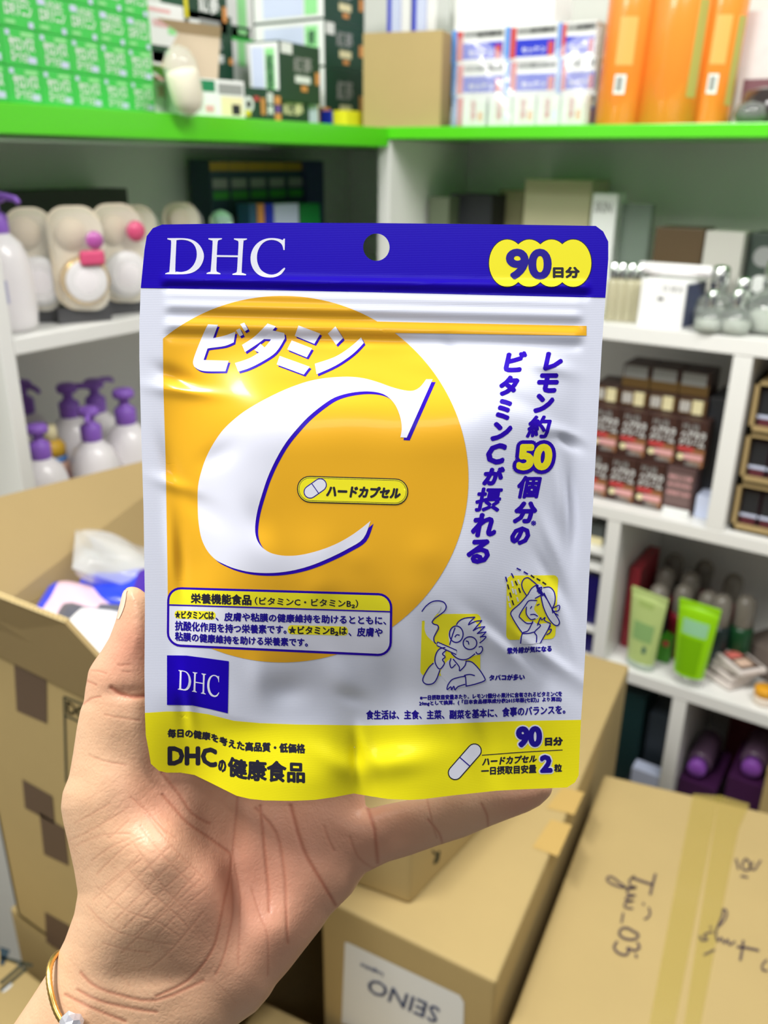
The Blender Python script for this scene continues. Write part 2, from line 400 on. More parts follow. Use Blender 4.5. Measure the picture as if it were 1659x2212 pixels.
# product name in katakana
z1 = Z(290, 470, 3.072)
KA = [[(490, 708), (555, 712), (523, 800), (600, 783), (672, 757), (660, 828), (600, 852), (500, 866), (485, 872), (460, 945), (627, 950), (605, 1020), (480, 1020), (430, 1010), (397, 988), (390, 955), (410, 890), (440, 815), (468, 750)],
      [(703, 707), (730, 697), (755, 742), (733, 755)], [(675, 747), (700, 735), (722, 778), (700, 789)],
      [(885, 703), (940, 722), (905, 762), (850, 815), (735, 893), (715, 845), (800, 788)], [(915, 748), (995, 766), (1000, 800), (940, 893), (850, 955), (760, 1000), (690, 1022), (668, 965), (760, 935), (835, 890), (880, 845), (908, 808), (855, 806)], [(838, 838), (872, 868), (848, 905), (796, 880)],
      [(1090, 716), (1235, 770), (1195, 838), (1065, 785)], [(1045, 815), (1180, 868), (1145, 928), (1015, 875)], [(965, 918), (1165, 990), (1125, 1042), (945, 975)],
      [(1335, 722), (1385, 800), (1340, 845), (1285, 770)], [(1505, 795), (1523, 832), (1450, 905), (1340, 980), (1210, 1040), (1198, 970), (1330, 925), (1430, 862)]]
for k, s in enumerate(KA):
    q = soft(z1(s), 40); shape(mb, [q + np.array([3.6, 4.2])], PSH, L2 + k * 3e-6, 14); shape(mb, [q], PWH, L3 + k * 3e-6, 14)
pbuild(mb, 'product_name', 'white product lettering with blue shadow on the orange disc')
# header lettering
DHC = [[[(220, 137), (330, 137), (390, 150), (435, 185), (461, 240), (456, 290), (430, 335), (385, 365), (320, 376), (205, 375), (207, 370), (228, 362), (234, 348), (245, 170), (238, 150), (220, 144)], [(280, 150), (272, 345), (280, 358), (315, 361), (360, 347), (395, 312), (414, 262), (411, 210), (390, 173), (355, 153), (315, 147)]],
       [[(492, 137), (582, 137), (582, 143), (560, 150), (553, 165), (548, 249), (688, 251), (692, 170), (688, 155), (662, 145), (662, 138), (748, 139), (748, 145), (730, 152), (724, 165), (713, 350), (718, 367), (742, 376), (742, 383), (652, 380), (652, 373), (675, 366), (682, 350), (687, 263), (548, 261), (545, 345), (550, 360), (572, 370), (572, 376), (480, 374), (480, 368), (500, 360), (508, 345), (520, 170), (515, 152), (492, 144)]],
       [[(1000, 140), (998, 215), (990, 215), (980, 180), (950, 156), (910, 148), (870, 158), (838, 187), (817, 235), (816, 290), (836, 340), (870, 368), (910, 379), (950, 369), (985, 340), (998, 332), (1002, 340), (975, 375), (935, 394), (885, 397), (835, 385), (795, 350), (774, 300), (774, 245), (795, 195), (830, 160), (875, 140), (920, 136), (960, 141), (985, 150), (992, 140)]]]
mb = MB()
for g in DHC: shape(mb, [soft(z1(l), 40, 3) for l in g], PWH, L2)
pbuild(mb, 'brand_lettering', 'white serif letters on the blue header')
z2 = Z(780, 470, 3.016)
mb = MB()
for k, cx in enumerate((952, 1096, 1240, 1382)):
    shape(mb, [z2(ell(cx, 297, 123, 159))], PK, L2 + k * 3e-6); shape(mb, [z2(ell(cx, 297, 118, 154))], PY2, L3 + k * 3e-6)
l2 = ZL(780, 470, 3.016)
ptext(mb, '90', l2([(955, 214, 392), (1230, 214, 392)]), PNV, L4, 3.9, res=5); ptext(mb, '日分', l2([(1254, 325, 390), (1420, 325, 390)]), PK, L4, 1.6)
pbuild(mb, 'day_count_badge', 'yellow scalloped badge on the blue header')
# slanted slogan columns
z4 = (980, 730, 4.338)
mb = MB()
for ch, x0, y0, x1, y1 in (('レ', 835, 130, 1025, 308), ('モ', 780, 330, 987, 515), ('ン', 745, 520, 945, 705), ('約', 675, 725, 920, 940), ('個', 595, 1290, 828, 1505), ('分', 553, 1530, 785, 1740), ('の', 530, 1765, 718, 1942),
                           ('ビ', 468, 122, 690, 322), ('タ', 425, 350, 618, 545), ('ミ', 392, 570, 550, 772), ('ン', 342, 785, 552, 967), ('C', 303, 985, 500, 1187), ('が', 265, 1205, 482, 1383), ('摂', 197, 1400, 463, 1630), ('れ', 160, 1640, 398, 1868), ('る', 118, 1885, 340, 2118)):
    b = 2.1 if ch in '約個摂' else 3.1
    k = b * 4.338
    ptext(mb, ch, ZL(*z4)([(x0 + k, y0 + k, y1 - k), (x1 - k, y0 + k, y1 - k)]), PSH, L1, b, .2)
ptext(mb, '※', ZL(*z4)([(725, 1712, 1758), (772, 1712, 1758)]), PSH, L1, .4)
ptext(mb, '50', ZL(*z4)([(605, 1010, 1222), (905, 1010, 1222)]), PSH, L2, 12.5, .1, 5); ptext(mb, '50', ZL(*z4)([(605, 1010, 1222), (905, 1010, 1222)]), PY2, L3 + 2e-5, 4.4, .1, 5)
pbuild(mb, 'slogan_lettering', 'two slanting blue columns of lettering on white')
# capsule badge
mb = MB(); Q = z3([(738, 586), (1309, 603), (1306, 739), (739, 723)])
shape(mb, [rrect(Q, 28)], PK, L3 + 1e-5); shape(mb, [rrect(Q, 28, inset=2.2)], PY2, L4); shape(mb, [rrect(Q, 28, inset=4)], PK, L4 + 1e-5); shape(mb, [rrect(Q, 28, inset=5)], PY2, L5)
A, B = z3([(806, 670), (857, 634)])
shape(mb, [capsule2(A, B, 14.5)], PNV, L5 + 1e-5); shape(mb, [capsule2(A, B, 12.3)], PWH, L6)
mid = (A + B) / 2; dn = np.array([-(B - A)[1], (B - A)[0]]) / np.linalg.norm(B - A)
stroke(mb, [mid - dn * 12, mid + dn * 12], 2, PNV, L6 + 1e-5)
ptext(mb, 'ハードカプセル', ZL(330, 780, 2.37)([(890, 636, 692), (1266, 650, 702)]), PK, L6, 1.5, .2)
pbuild(mb, 'capsule_badge', 'small yellow pill-shaped badge inside the big letter')
# nutrition panel
z5 = Z(340, 1240, 3.19); l5 = ZL(340, 1240, 3.19)
mb = MB(); Q = z5([(68, 88), (1620, 134), (1614, 570), (64, 497)])
shape(mb, [rrect(Q, 30)], PSH, L2); shape(mb, [rrect(Q, 30, inset=5)], PWH, L3)
R_ = rrect(Q, 30, inset=5); lo = [(p[0], p[1]) for p in R_]
cut = lambda x: 1240 + (210 + (x - 340) * 3.19 / 1540 * 48) / 3.19
top = [p for p in lo if p[1] < cut(p[0])]
top = top[:]; i0 = max(range(len(lo)), key=lambda i: 0)
rt = [p for p in lo[:7]]; ltp = [p for p in lo[21:]]
xr = max(p[0] for p in lo); xl = min(p[0] for p in lo)
shape(mb, [[(xr - .6, cut(xr) - 1)] + [(xl + .4, cut(xl) - 1)] + ltp + rt], PY2, L4)
stroke(mb, [(xl - 1, cut(xl)), ((xl + xr) / 2, cut((xl + xr) / 2)), (xr + 1, cut(xr))], 3, PSH, L5)
ptext(mb, '栄養機能食品', l5([(232, 134, 200), (645, 144, 214)]), PK, L5, 1.0); ptext(mb, '（ビタミンC・ビタミンB₂）', l5([(672, 158, 215), (1382, 178, 235)]), PK, L5, .5)
shape(mb, [rrect(z5([(118, 250), (402, 258), (400, 316), (118, 306)]), 8)], PY2, L4); shape(mb, [rrect(z5([(898, 352), (1312, 362), (1312, 424), (898, 414)]), 8)], PY2, L4 + 3e-6)
ptext(mb, '★ビタミンCは', l5([(122, 256, 304), (388, 258, 312)]), PK, L5, .75); ptext(mb, '、皮膚や粘膜の健康維持を助けるとともに、', l5([(402, 262, 322), (900, 277, 332), (1575, 292, 350)]), PNV, L5, .75)
ptext(mb, '抗酸化作用を持つ栄養素です。', l5([(122, 322, 388), (500, 345, 405), (888, 354, 412)]), PNV, L5, .75); ptext(mb, '★ビタミンB₂は', l5([(905, 360, 418), (1303, 364, 424)]), PK, L5, .75); ptext(mb, '、皮膚や', l5([(1318, 366, 428), (1550, 372, 432)]), PNV, L5, .75)
ptext(mb, '粘膜の健康維持を助ける栄養素です。', l5([(122, 398, 458), (500, 427, 482), (1035, 444, 500)]), PNV, L5, .75)
pbuild(mb, 'nutrition_panel', 'blue-framed text panel with a yellow heading')
# small square logo
mb = MB(); shape(mb, [z5([(66, 560), (200, 562), (340, 580), (492, 601), (485, 960), (360, 930), (240, 905), (66, 902)])], PB, L2)
for g in DHC:
    def mp(l):
        o = []
        for X, Y in l:
            u = (X - 205) / 795; w = (Y - 136) / 240; o.append((140 + u * 285, (660 + u * 40) * (1 - w) + (796 + u * 44) * w))
        return z5(o)
    shape(mb, [soft(mp(l), 40, 3) for l in g], PWH, L3)
pbuild(mb, 'square_logo', 'small dark blue square with white serif letters')
# bottom lettering
l7 = ZL(300, 1520, 3.318); l8 = ZL(760, 1480, 3.19); z8 = Z(760, 1480, 3.19)
mb = MB()
ptext(mb, '毎日の健康を考えた高品質・低価格', l7([(208, 182, 243), (350, 183, 241), (520, 210, 263), (640, 253, 312), (760, 275, 338), (1190, 290, 356)]), PK, L2, 1.15)
ptext(mb, 'DHC', l7([(214, 313, 436), (460, 313, 436), (552, 330, 454)]), PK, L2, 2.7); ptext(mb, 'の', l7([(572, 400, 485), (622, 410, 490)]), PK, L2, 1.5)
ptext(mb, '健康食品', l7([(642, 378, 515), (730, 402, 535), (860, 408, 552), (1185, 424, 565)]), PK, L2, 1.8)
pbuild(mb, 'maker_lettering', 'dark lettering at the left of the yellow band'); mb = MB()
ptext(mb, '90', l8([(1142, 295, 420), (1300, 292, 414)]), PWH, L2, 6.4, res=5); ptext(mb, '90', l8([(1142, 295, 420), (1300, 292, 414)]), PNV, L4, 3.5, res=5)
ptext(mb, '日分', l8([(1334, 364, 416), (1450, 360, 412)]), PK, L2, 1.4)
stroke(mb, z8([(898, 483), (1180, 462), (1450, 447)]), 1.9, PK, L2)
ptext(mb, 'ハードカプセル', l8([(900, 500, 555), (1272, 481, 529)]), PK, L2, 1.0, .2); ptext(mb, '一日摂取目安量', l8([(893, 566, 620), (1270, 548, 604)]), PK, L2, .9)
ptext(mb, '2', l8([(1304, 490, 596), (1374, 488, 594)]), PWH, L2, 5.8); ptext(mb, '2', l8([(1304, 490, 596), (1374, 488, 594)]), PNV, L4, 3.0); ptext(mb, '粒', l8([(1397, 546, 598), (1446, 544, 596)]), PK, L2, .9)
A, B = z8([(712, 604), (845, 452)]); shape(mb, [capsule2(A, B, 16)], PK, L2); shape(mb, [capsule2(A, B, 13.6)], PWH, L3)
mid = (A + B) / 2; dn = np.array([-(B - A)[1], (B - A)[0]]) / np.linalg.norm(B - A); stroke(mb, [mid - dn * 13.5, mid + dn * 13.5], 2.4, PNV, L4)
pbuild(mb, 'dosage_lettering', 'figures, dark lettering and a capsule drawing at the right of the yellow band')
mb = MB()
ptext(mb, '※一日摂取目安量あたり。レモン1個分の果汁に含有されるビタミンCを', l8([(470, 72, 104), (1447, 42, 76)]), PNV, L1, .7, res=1); ptext(mb, '20mgとして換算。(「日本食品標準成分表2015年版(七訂)」より算出)', l8([(465, 111, 146), (1445, 80, 115)]), PNV, L1, .7, res=1)
ptext(mb, '食生活は、主食、主菜、副菜を基本に、食事のバランスを。', l8([(100, 174, 236), (750, 172, 232), (1100, 152, 215), (1470, 138, 196)]), PNV, L1, .8)
pbuild(mb, 'small_print')
# line drawings
z6 = Z(860, 1210, 3.95); l6 = ZL(860, 1210, 3.95)
mb = MB()
shape(mb, [rrect(z6([(205, 460), (705, 458), (700, 990), (188, 985)]), 11)], PY2, L1)
shape(mb, [smooth_loop(z6([(205, 440), (250, 400), (345, 380), (360, 420), (300, 500), (300, 545), (338, 565), (305, 650), (310, 700), (250, 650), (226, 590), (226, 520), (195, 515)]))], PW, L2)
for pl in ([(495, 555), (560, 500), (640, 510), (700, 600), (700, 690), (725, 745), (705, 800), (650, 815), (560, 850), (500, 838), (455, 800), (440, 720), (432, 610)], [(300, 880), (345, 760), (400, 745), (390, 880), (355, 940), (330, 1010), (295, 1052), (245, 1060), (212, 1035), (215, 1000), (260, 920)], [(450, 840), (580, 862), (640, 875), (735, 1005), (730, 1035), (580, 1075), (520, 1085), (425, 1105), (430, 1060), (360, 960)]):
    shape(mb, [smooth_loop(z6(pl))], PW, L2 + 3e-6)
SM = [[(203, 437), (240, 390), (290, 355), (345, 347), (390, 360), (410, 395), (395, 435), (350, 470), (310, 500), (290, 530), (310, 548), (335, 555), (345, 580), (325, 620), (305, 660), (308, 695), (322, 712)],
      [(498, 550), (520, 520), (570, 495), (655, 486)], [(655, 486), (612, 528), (600, 552)], [(600, 552), (660, 522), (714, 516)], [(714, 516), (675, 560), (640, 602)], [(640, 602), (690, 575), (740, 568)], [(740, 568), (700, 605), (675, 626)], [(675, 626), (750, 612)], [(750, 612), (720, 645), (700, 656)], [(700, 656), (750, 652), (725, 685), (697, 706)],
      [(485, 578), (460, 650), (440, 720)], [(485, 655), (500, 637), (522, 640)], [(580, 690), (597, 695), (603, 718)], [(690, 742), (712, 737), (720, 765), (702, 795), (677, 800), (665, 785)], [(655, 800), (600, 840), (550, 850), (500, 835), (455, 795)],
      [(400, 745), (350, 760), (320, 810), (315, 870), (340, 920), (365, 925), (395, 880), (378, 850), (402, 825), (378, 800), (412, 768)], [(300, 880), (260, 920), (215, 1000), (215, 1040), (250, 1060), (300, 1050), (330, 1010), (355, 940)],
      [(450, 840), (440, 880), (455, 920), (490, 890)], [(470, 845), (520, 908), (525, 945), (570, 900), (580, 860)], [(580, 862), (630, 870), (690, 930), (735, 1000), (735, 1030), (650, 1060), (580, 1075)], [(580, 1075), (575, 1000), (565, 985), (610, 975), (652, 985)],
      [(575, 990), (520, 1000), (460, 1020), (425, 1065), (418, 1105), (450, 1080), (455, 1108), (475, 1075), (485, 1108), (510, 1080), (570, 1060)]]
for k, s in enumerate(SM): stroke(mb, z6(s), 2.4, PNV, L3 + k * 2e-6)
for q in ([(335, 698), (500, 770), (495, 805), (330, 728)],): shape(mb, [z6(q)], PW, L3); stroke(mb, z6(q), 2.2, PNV, L4, True, False)
stroke(mb, z6(ell(496, 632, 58, 70, 20)), 2.5, PNV, L4, True); stroke(mb, z6(ell(613, 708, 58, 54, 20)), 2.5, PNV, L4, True)
ptext(mb, 'タバコが多い', l6([(778, 980, 1028), (1078, 973, 1022)]), PNV, L1, 1.0)
pbuild(mb, 'smoker_drawing', 'blue line drawing of a man in glasses smoking, on yellow')
mb = MB()
shape(mb, [rrect(z6([(928, 132), (1368, 128), (1340, 672), (922, 682)]), 11)], PY2, L1)
for pl in ([(1110, 290), (1180, 205), (1235, 230), (1220, 300), (1160, 340), (1090, 400), (1040, 470), (1060, 520), (1150, 530), (1130, 580), (1060, 620), (975, 490), (965, 440), (1040, 370)], [(1240, 235), (1290, 230), (1325, 260), (1340, 320), (1330, 400), (1372, 520), (1365, 555), (1330, 550), (1280, 490), (1240, 400), (1220, 310)], [(1095, 400), (1120, 350), (1180, 350), (1160, 420), (1200, 480), (1170, 505), (1130, 505), (1095, 460)], [(1150, 525), (1190, 545), (1300, 545), (1240, 660), (1215, 705), (1045, 710), (1060, 625), (1110, 600)]):
    shape(mb, [smooth_loop(z6(pl))], PW, L2)
WO = [[(1095, 300), (1065, 250), (1055, 200), (1075, 160), (1110, 150), (1150, 180), (1180, 205)], [(1240, 235), (1290, 230), (1325, 260), (1340, 310), (1335, 370), (1315, 410)], [(1240, 290), (1280, 350), (1310, 410), (1320, 450)], [(1220, 310), (1240, 400), (1280, 490), (1330, 550), (1365, 555), (1375, 520), (1340, 460), (1300, 390), (1245, 280)],
      [(1110, 290), (1140, 240), (1190, 210), (1195, 245), (1225, 230), (1222, 262), (1235, 290), (1208, 305), (1170, 325)], [(1110, 290), (1040, 370), (965, 440), (975, 490), (1030, 580), (1060, 620)], [(1185, 345), (1120, 345), (1090, 380), (1035, 470), (1050, 500), (1100, 540), (1150, 535)], [(1095, 400), (1095, 460), (1130, 505), (1170, 500)], [(1130, 465), (1160, 462), (1190, 478)], [(1130, 412), (1140, 395)], [(1185, 385), (1205, 375)],
      [(1150, 520), (1110, 600), (1060, 625), (1045, 710)], [(1060, 625), (1110, 625), (1165, 612)], [(1190, 540), (1215, 560), (1165, 612), (1182, 645), (1180, 700)], [(1300, 540), (1280, 590), (1240, 660), (1215, 705)], [(1190, 555), (1215, 490), (1225, 510), (1255, 488), (1250, 515), (1300, 540)], [(1300, 560), (1285, 590), (1308, 590), (1295, 620), (1268, 635)], [(1320, 410), (1375, 385), (1370, 430), (1325, 440), (1365, 470)], [(1180, 215), (1205, 280)], [(1205, 235), (1225, 300)], [(1190, 260), (1235, 300)]]
for k, s in enumerate(WO): stroke(mb, z6(s), 2.3 if k < 18 else 4, PNV, L3 + k * 2e-6)
for k, (a0, b0, a1, b1) in enumerate(((1015, 70, 1045, 85), (1075, 100, 1105, 118), (1135, 130, 1160, 148), (1185, 158, 1210, 172), (1235, 188, 1260, 205), (968, 115, 985, 148), (1000, 180, 1015, 212), (1030, 240, 1042, 275), (918, 145, 928, 180), (935, 210, 945, 245), (955, 280, 965, 315), (973, 345, 985, 380))): stroke(mb, z6([(a0, b0), (a1, b1)]), 3, PNV if k < 2 or k in (5, 8) else PK, L3)
for a0, b0, a1, b1 in ((970, 180, 980, 220), (998, 250, 1008, 290), (1015, 320, 1025, 350), (975, 245, 985, 280), (1025, 170, 1035, 200), (938, 310, 945, 345), (950, 370, 957, 400)): stroke(mb, z6([(a0, b0), (a1, b1)]), 3.4, PW, L2)
ptext(mb, '紫外線が気になる', l6([(932, 748, 800), (1308, 730, 778)]), PNV, L1, 1.0)
pbuild(mb, 'sun_hat_drawing', 'blue line drawing of a woman holding a sun hat, on yellow')
# ================================================================== the person: one left hand, wrist and forearm
SIL = [(-430, 2850), (-300, 2690), (-170, 2500), (-60, 2330), (30, 2212), (70, 2152), (110, 2090), (140, 2030), (160, 1975), (168, 1930), (160, 1880), (148, 1825), (137, 1780), (131, 1745), (135, 1712), (149, 1677), (157, 1632), (166, 1571), (173, 1535), (181, 1515), (183, 1495), (187, 1472), (191, 1448), (201, 1431), (218, 1407), (236, 1377), (249, 1342), (256, 1315), (264, 1282), (273, 1269), (287, 1266), (302, 1271), (318, 1284),
       (334, 1312), (345, 1365), (349, 1420), (352, 1470), (352, 1520), (362, 1560), (385, 1580), (430, 1560), (520, 1530), (640, 1525), (740, 1545), (785, 1600), (789, 1660), (788, 1715), (790, 1742), (800, 1746), (830, 1738), (871, 1730), (930, 1718), (1000, 1703), (1070, 1692), (1130, 1686), (1170, 1686), (1190, 1692), (1196, 1702), (1188, 1720), (1167, 1740), (1141, 1754), (1103, 1768), (1059, 1785), (1006, 1808), (948, 1826), (886, 1848), (838, 1862), (818, 1872), (789, 1886), (775, 1906), (760, 1930), (731, 1959), (712, 1978), (693, 2007), (659, 2050), (625, 2094), (596, 2127), (582, 2151), (553, 2185), (514, 2212), (450, 2290), (395, 2400), (340, 2500), (240, 2680), (130, 2850)]
def sdf_poly(P, gx, gy):
    d2 = np.full(gx.shape, 1e12); ins = np.zeros(gx.shape, bool); n = len(P)
    for i in range(n):
        ax, ay = P[i]; bx, by = P[(i + 1) % n]
        ex, ey = bx - ax, by - ay; L = ex * ex + ey * ey + 1e-9
        t = np.clip(((gx - ax) * ex + (gy - ay) * ey) / L, 0, 1)
        d2 = np.minimum(d2, (gx - ax - t * ex) ** 2 + (gy - ay - t * ey) ** 2)
        c = ((ay > gy) != (by > gy)) & (gx < (bx - ax) * (gy - ay) / (by - ay + 1e-12) + ax); ins ^= c
    return np.where(ins, 1, -1) * np.sqrt(d2)
US = 5.0
U = np.arange(-440, 1225, US); V = np.arange(1020, 2810, US); ZD = np.arange(.252, .350, .0008)
GX, GY = np.meshgrid(U, V, indexing='ij')
DS = sdf_poly(SIL, GX, GY)
for _ in range(2):                                    # soften the ridge inside, keep the outline
    b = DS.copy(); b[1:-1, 1:-1] = (DS[1:-1, 1:-1] * 4 + DS[:-2, 1:-1] + DS[2:, 1:-1] + DS[1:-1, :-2] + DS[1:-1, 2:]) / 8
    DS = np.where(DS > 22, b, DS)
DM = DS * (.285 / FPX)
#        u, v, z of the middle surface, half thickness
KP = [(290, 1310, .2925, .0078), (262, 1400, .2925, .0100), (255, 1500, .2930, .0112), (250, 1600, .2940, .0125), (240, 1720, .2925, .0150), (330, 1860, .2905, .0190), (300, 1980, .2915, .0190), (420, 1930, .2945, .0175), (230, 1850, .2950, .0170), (300, 2120, .2985, .0195), (200, 2230, .2990, .0210), (60, 2400, .3000, .0230), (-60, 2600, .2980, .0250), (-150, 2760, .2950, .0260), (150, 2700, .2960, .0250), (420, 2250, .3000, .0200),
      (380, 1680, .3020, .0130), (500, 1800, .3115, .0135), (560, 1900, .3125, .0145), (600, 1700, .3170, .0130), (720, 1720, .3165, .0125), (580, 1580, .3190, .0110), (660, 1900, .3120, .0155), (600, 2040, .3060, .0170), (520, 2130, .3020, .0180), (700, 1960, .3095, .0120), (760, 1840, .3130, .0115),
      (830, 1805, .3090, .0088), (930, 1775, .3035, .0085), (1030, 1750, .2985, .0076), (1110, 1730, .2945, .0064), (1175, 1706, .2935, .0045)]
KA_ = np.array(KP)
def idw(gx, gy, col):
    num = np.zeros(gx.shape); den = np.zeros(gx.shape)
    for u, v, z, r in KP:
        w = 1 / ((gx - u) ** 2 + (gy - v) ** 2 + 5200) ** 1.9
        num += w * (z if col == 2 else r); den += w
    return num / den
ZC = idw(GX, GY, 2); RR = idw(GX, GY, 3)
# pads and hollows of the palm: move the middle surface towards the viewer (negative) or away
for u, v, su, sv, a in ((330, 1900, 110, 150, -.0030), (470, 1700, 45, 40, .0018), (350, 1700, 50, 50, -.0006), (640, 2010, 90, 90, -.0018), (505, 1880, 26, 150, .0022), (690, 1760, 60, 50, -.0012), (600, 1820, 50, 60, .0014), (270, 1560, 50, 40, -.0008), (275, 1498, 60, 14, .0012), (300, 1360, 30, 50, -.0012), (240, 1830, 60, 40, -.0008), (420, 2150, 60, 60, .0012), (330, 2110, 120, 26, .0014)):
    ZC = ZC + a * np.exp(-((GX - u) / su) ** 2 - ((GY - v) / sv) ** 2)
T2 = np.where(DM < RR, 2 * RR * DM - DM ** 2, RR ** 2)
FB = (T2[:, :, None] - (ZD[None, None, :] - ZC[:, :, None]) ** 2) / (2 * RR[:, :, None])      # ~ metres, positive inside
# fingers that reach up behind the pouch: tapered capsules (px, py, depth, radius)
def cappts(c): return [at_depth(np.array([p[0]]), np.array([p[1]]), np.array([p[2]]))[0] for p in c]
FIN = [[(450, 1640, .314, .0105), (480, 1470, .309, .0095), (520, 1330, .302, .0085), (560, 1230, .2965, .0075)],
       [(570, 1620, .318, .0105), (610, 1440, .311, .0098), (650, 1280, .3035, .0088), (690, 1175, .2965, .0078)],
       [(690, 1640, .317, .0102), (750, 1480, .310, .0094), (810, 1340, .303, .0084), (860, 1245, .297, .0074)]]
PG = (CO + rays(GX, GY)[:, :, None, :] * ZD[None, None, :, None]).astype(np.float32)
FF = np.full(FB.shape, -1.0, np.float32)
for ch in FIN:
    q = cappts(ch)
    for i in range(len(q) - 1):
        a, b = q[i].astype(np.float32), q[i + 1].astype(np.float32); e = b - a
        t = np.clip(((PG - a) @ e) / (e @ e), 0, 1)
        d = np.sqrt(((PG - a - t[..., None] * e) ** 2).sum(-1))
        FF = np.maximum(FF, ch[i][3] + t * (ch[i + 1][3] - ch[i][3]) - d)
K = .006
hh = np.clip(.5 + .5 * (FB - FF) / K, 0, 1); FLD = FF * (1 - hh) + FB * hh + K * hh * (1 - hh)
FLD = np.where(GY[:, :, None] > 1700, FB, FLD)
del PG, FF, FB
def surface_nets(F):
    s = F > 0; A = s[:-1, :-1, :-1].astype(np.int8)
    cnt = np.zeros(A.shape, np.int8); corners = [(i, j, k) for i in (0, 1) for j in (0, 1) for k in (0, 1)]
    nx, ny, nz = F.shape; sl = lambda c: (slice(c[0], nx - 1 + c[0]), slice(c[1], ny - 1 + c[1]), slice(c[2], nz - 1 + c[2]))
    for c in corners: cnt += s[sl(c)]
    act = (cnt > 0) & (cnt < 8); ids = np.full(A.shape, -1, np.int64); ids[act] = np.arange(act.sum())
    base = np.argwhere(act); acc = np.zeros((len(base), 3)); n = np.zeros(len(base))
    vals = {c: F[sl(c)][act].astype(float) for c in corners}
    for c in corners:
        for ax in range(3):
            if c[ax]: continue
            d = list(c); d[ax] = 1; d = tuple(d); a, b = vals[c], vals[d]; m = (a > 0) != (b > 0)
            t = np.where(m, a / np.where(m, a - b, 1), 0); p = np.tile(np.array(c, float), (len(base), 1)); p[:, ax] += t
            acc[m] += p[m]; n[m] += 1
    vert = base + acc / n[:, None]; faces = []
    for ax in range(3):
        o1, o2 = [(1, 2), (2, 0), (0, 1)][ax]
        s0 = [slice(None)] * 3; s1 = [slice(None)] * 3; s0[ax] = slice(0, -1); s1[ax] = slice(1, None)
        ch = s[tuple(s0)] != s[tuple(s1)]; pos = np.argwhere(ch)
        ok = (pos[:, o1] > 0) & (pos[:, o2] > 0) & (pos[:, o1] < F.shape[o1] - 1) & (pos[:, o2] < F.shape[o2] - 1); pos = pos[ok]
        inn = s[tuple(s0)][tuple(pos.T)]
        q = []
        for a, b in ((0, 0), (1, 0), (1, 1), (0, 1)):
            r = pos.copy(); r[:, o1] -= a; r[:, o2] -= b; q.append(ids[tuple(r.T)])
        q = np.stack(q, 1); q[~inn] = q[~inn][:, ::-1]; faces.append(q)
    return vert, np.vstack(faces)
hv, hf = surface_nets(FLD)
hu = U[0] + hv[:, 0] * US; hvv = V[0] + hv[:, 1] * US; hz = ZD[0] + hv[:, 2] * .0008
# smooth the net a little
nb = np.zeros((len(hv), 3)); nc = np.zeros(len(hv)); Q = np.stack([hu, hvv, hz], 1)
for _ in range(3):
    nb[:] = 0; nc[:] = 0
    for a, b in ((0, 1), (1, 2), (2, 3), (3, 0)):
        for p, r in ((a, b), (b, a)):
            np.add.at(nb, hf[:, p], Q[hf[:, r]]); np.add.at(nc, hf[:, p], 1)
    Q = Q * .5 + .5 * nb / np.maximum(nc, 1)[:, None]
hu, hvv, hz = Q.T
# one round of linear subdivision so that the creases stay fine
def subdiv(Q, F):
    E = np.sort(np.vstack([F[:, [0, 1]], F[:, [1, 2]], F[:, [2, 3]], F[:, [3, 0]]]), 1); ue, inv = np.unique(E, axis=0, return_inverse=True); inv = inv.reshape(-1)
    n = len(Q); m = len(ue); k = len(F); em = Q[ue].mean(1); fc = Q[F].mean(1); e = inv.reshape(4, k) + n; c = np.arange(k) + n + m
    return np.vstack([Q, em, fc]), np.vstack([np.stack([F[:, 0], e[0], c, e[3]], 1), np.stack([F[:, 1], e[1], c, e[0]], 1), np.stack([F[:, 2], e[2], c, e[1]], 1), np.stack([F[:, 3], e[3], c, e[2]], 1)])
Q, hf = subdiv(Q, hf)
nb = np.zeros((len(Q), 3)); nc = np.zeros(len(Q))
for a, b in ((0, 1), (1, 2), (2, 3), (3, 0)):
    for p, r in ((a, b), (b, a)):
        np.add.at(nb, hf[:, p], Q[hf[:, r]]); np.add.at(nc, hf[:, p], 1)
Q = Q * .5 + .5 * nb / np.maximum(nc, 1)[:, None]
hu, hvv, hz = Q.T
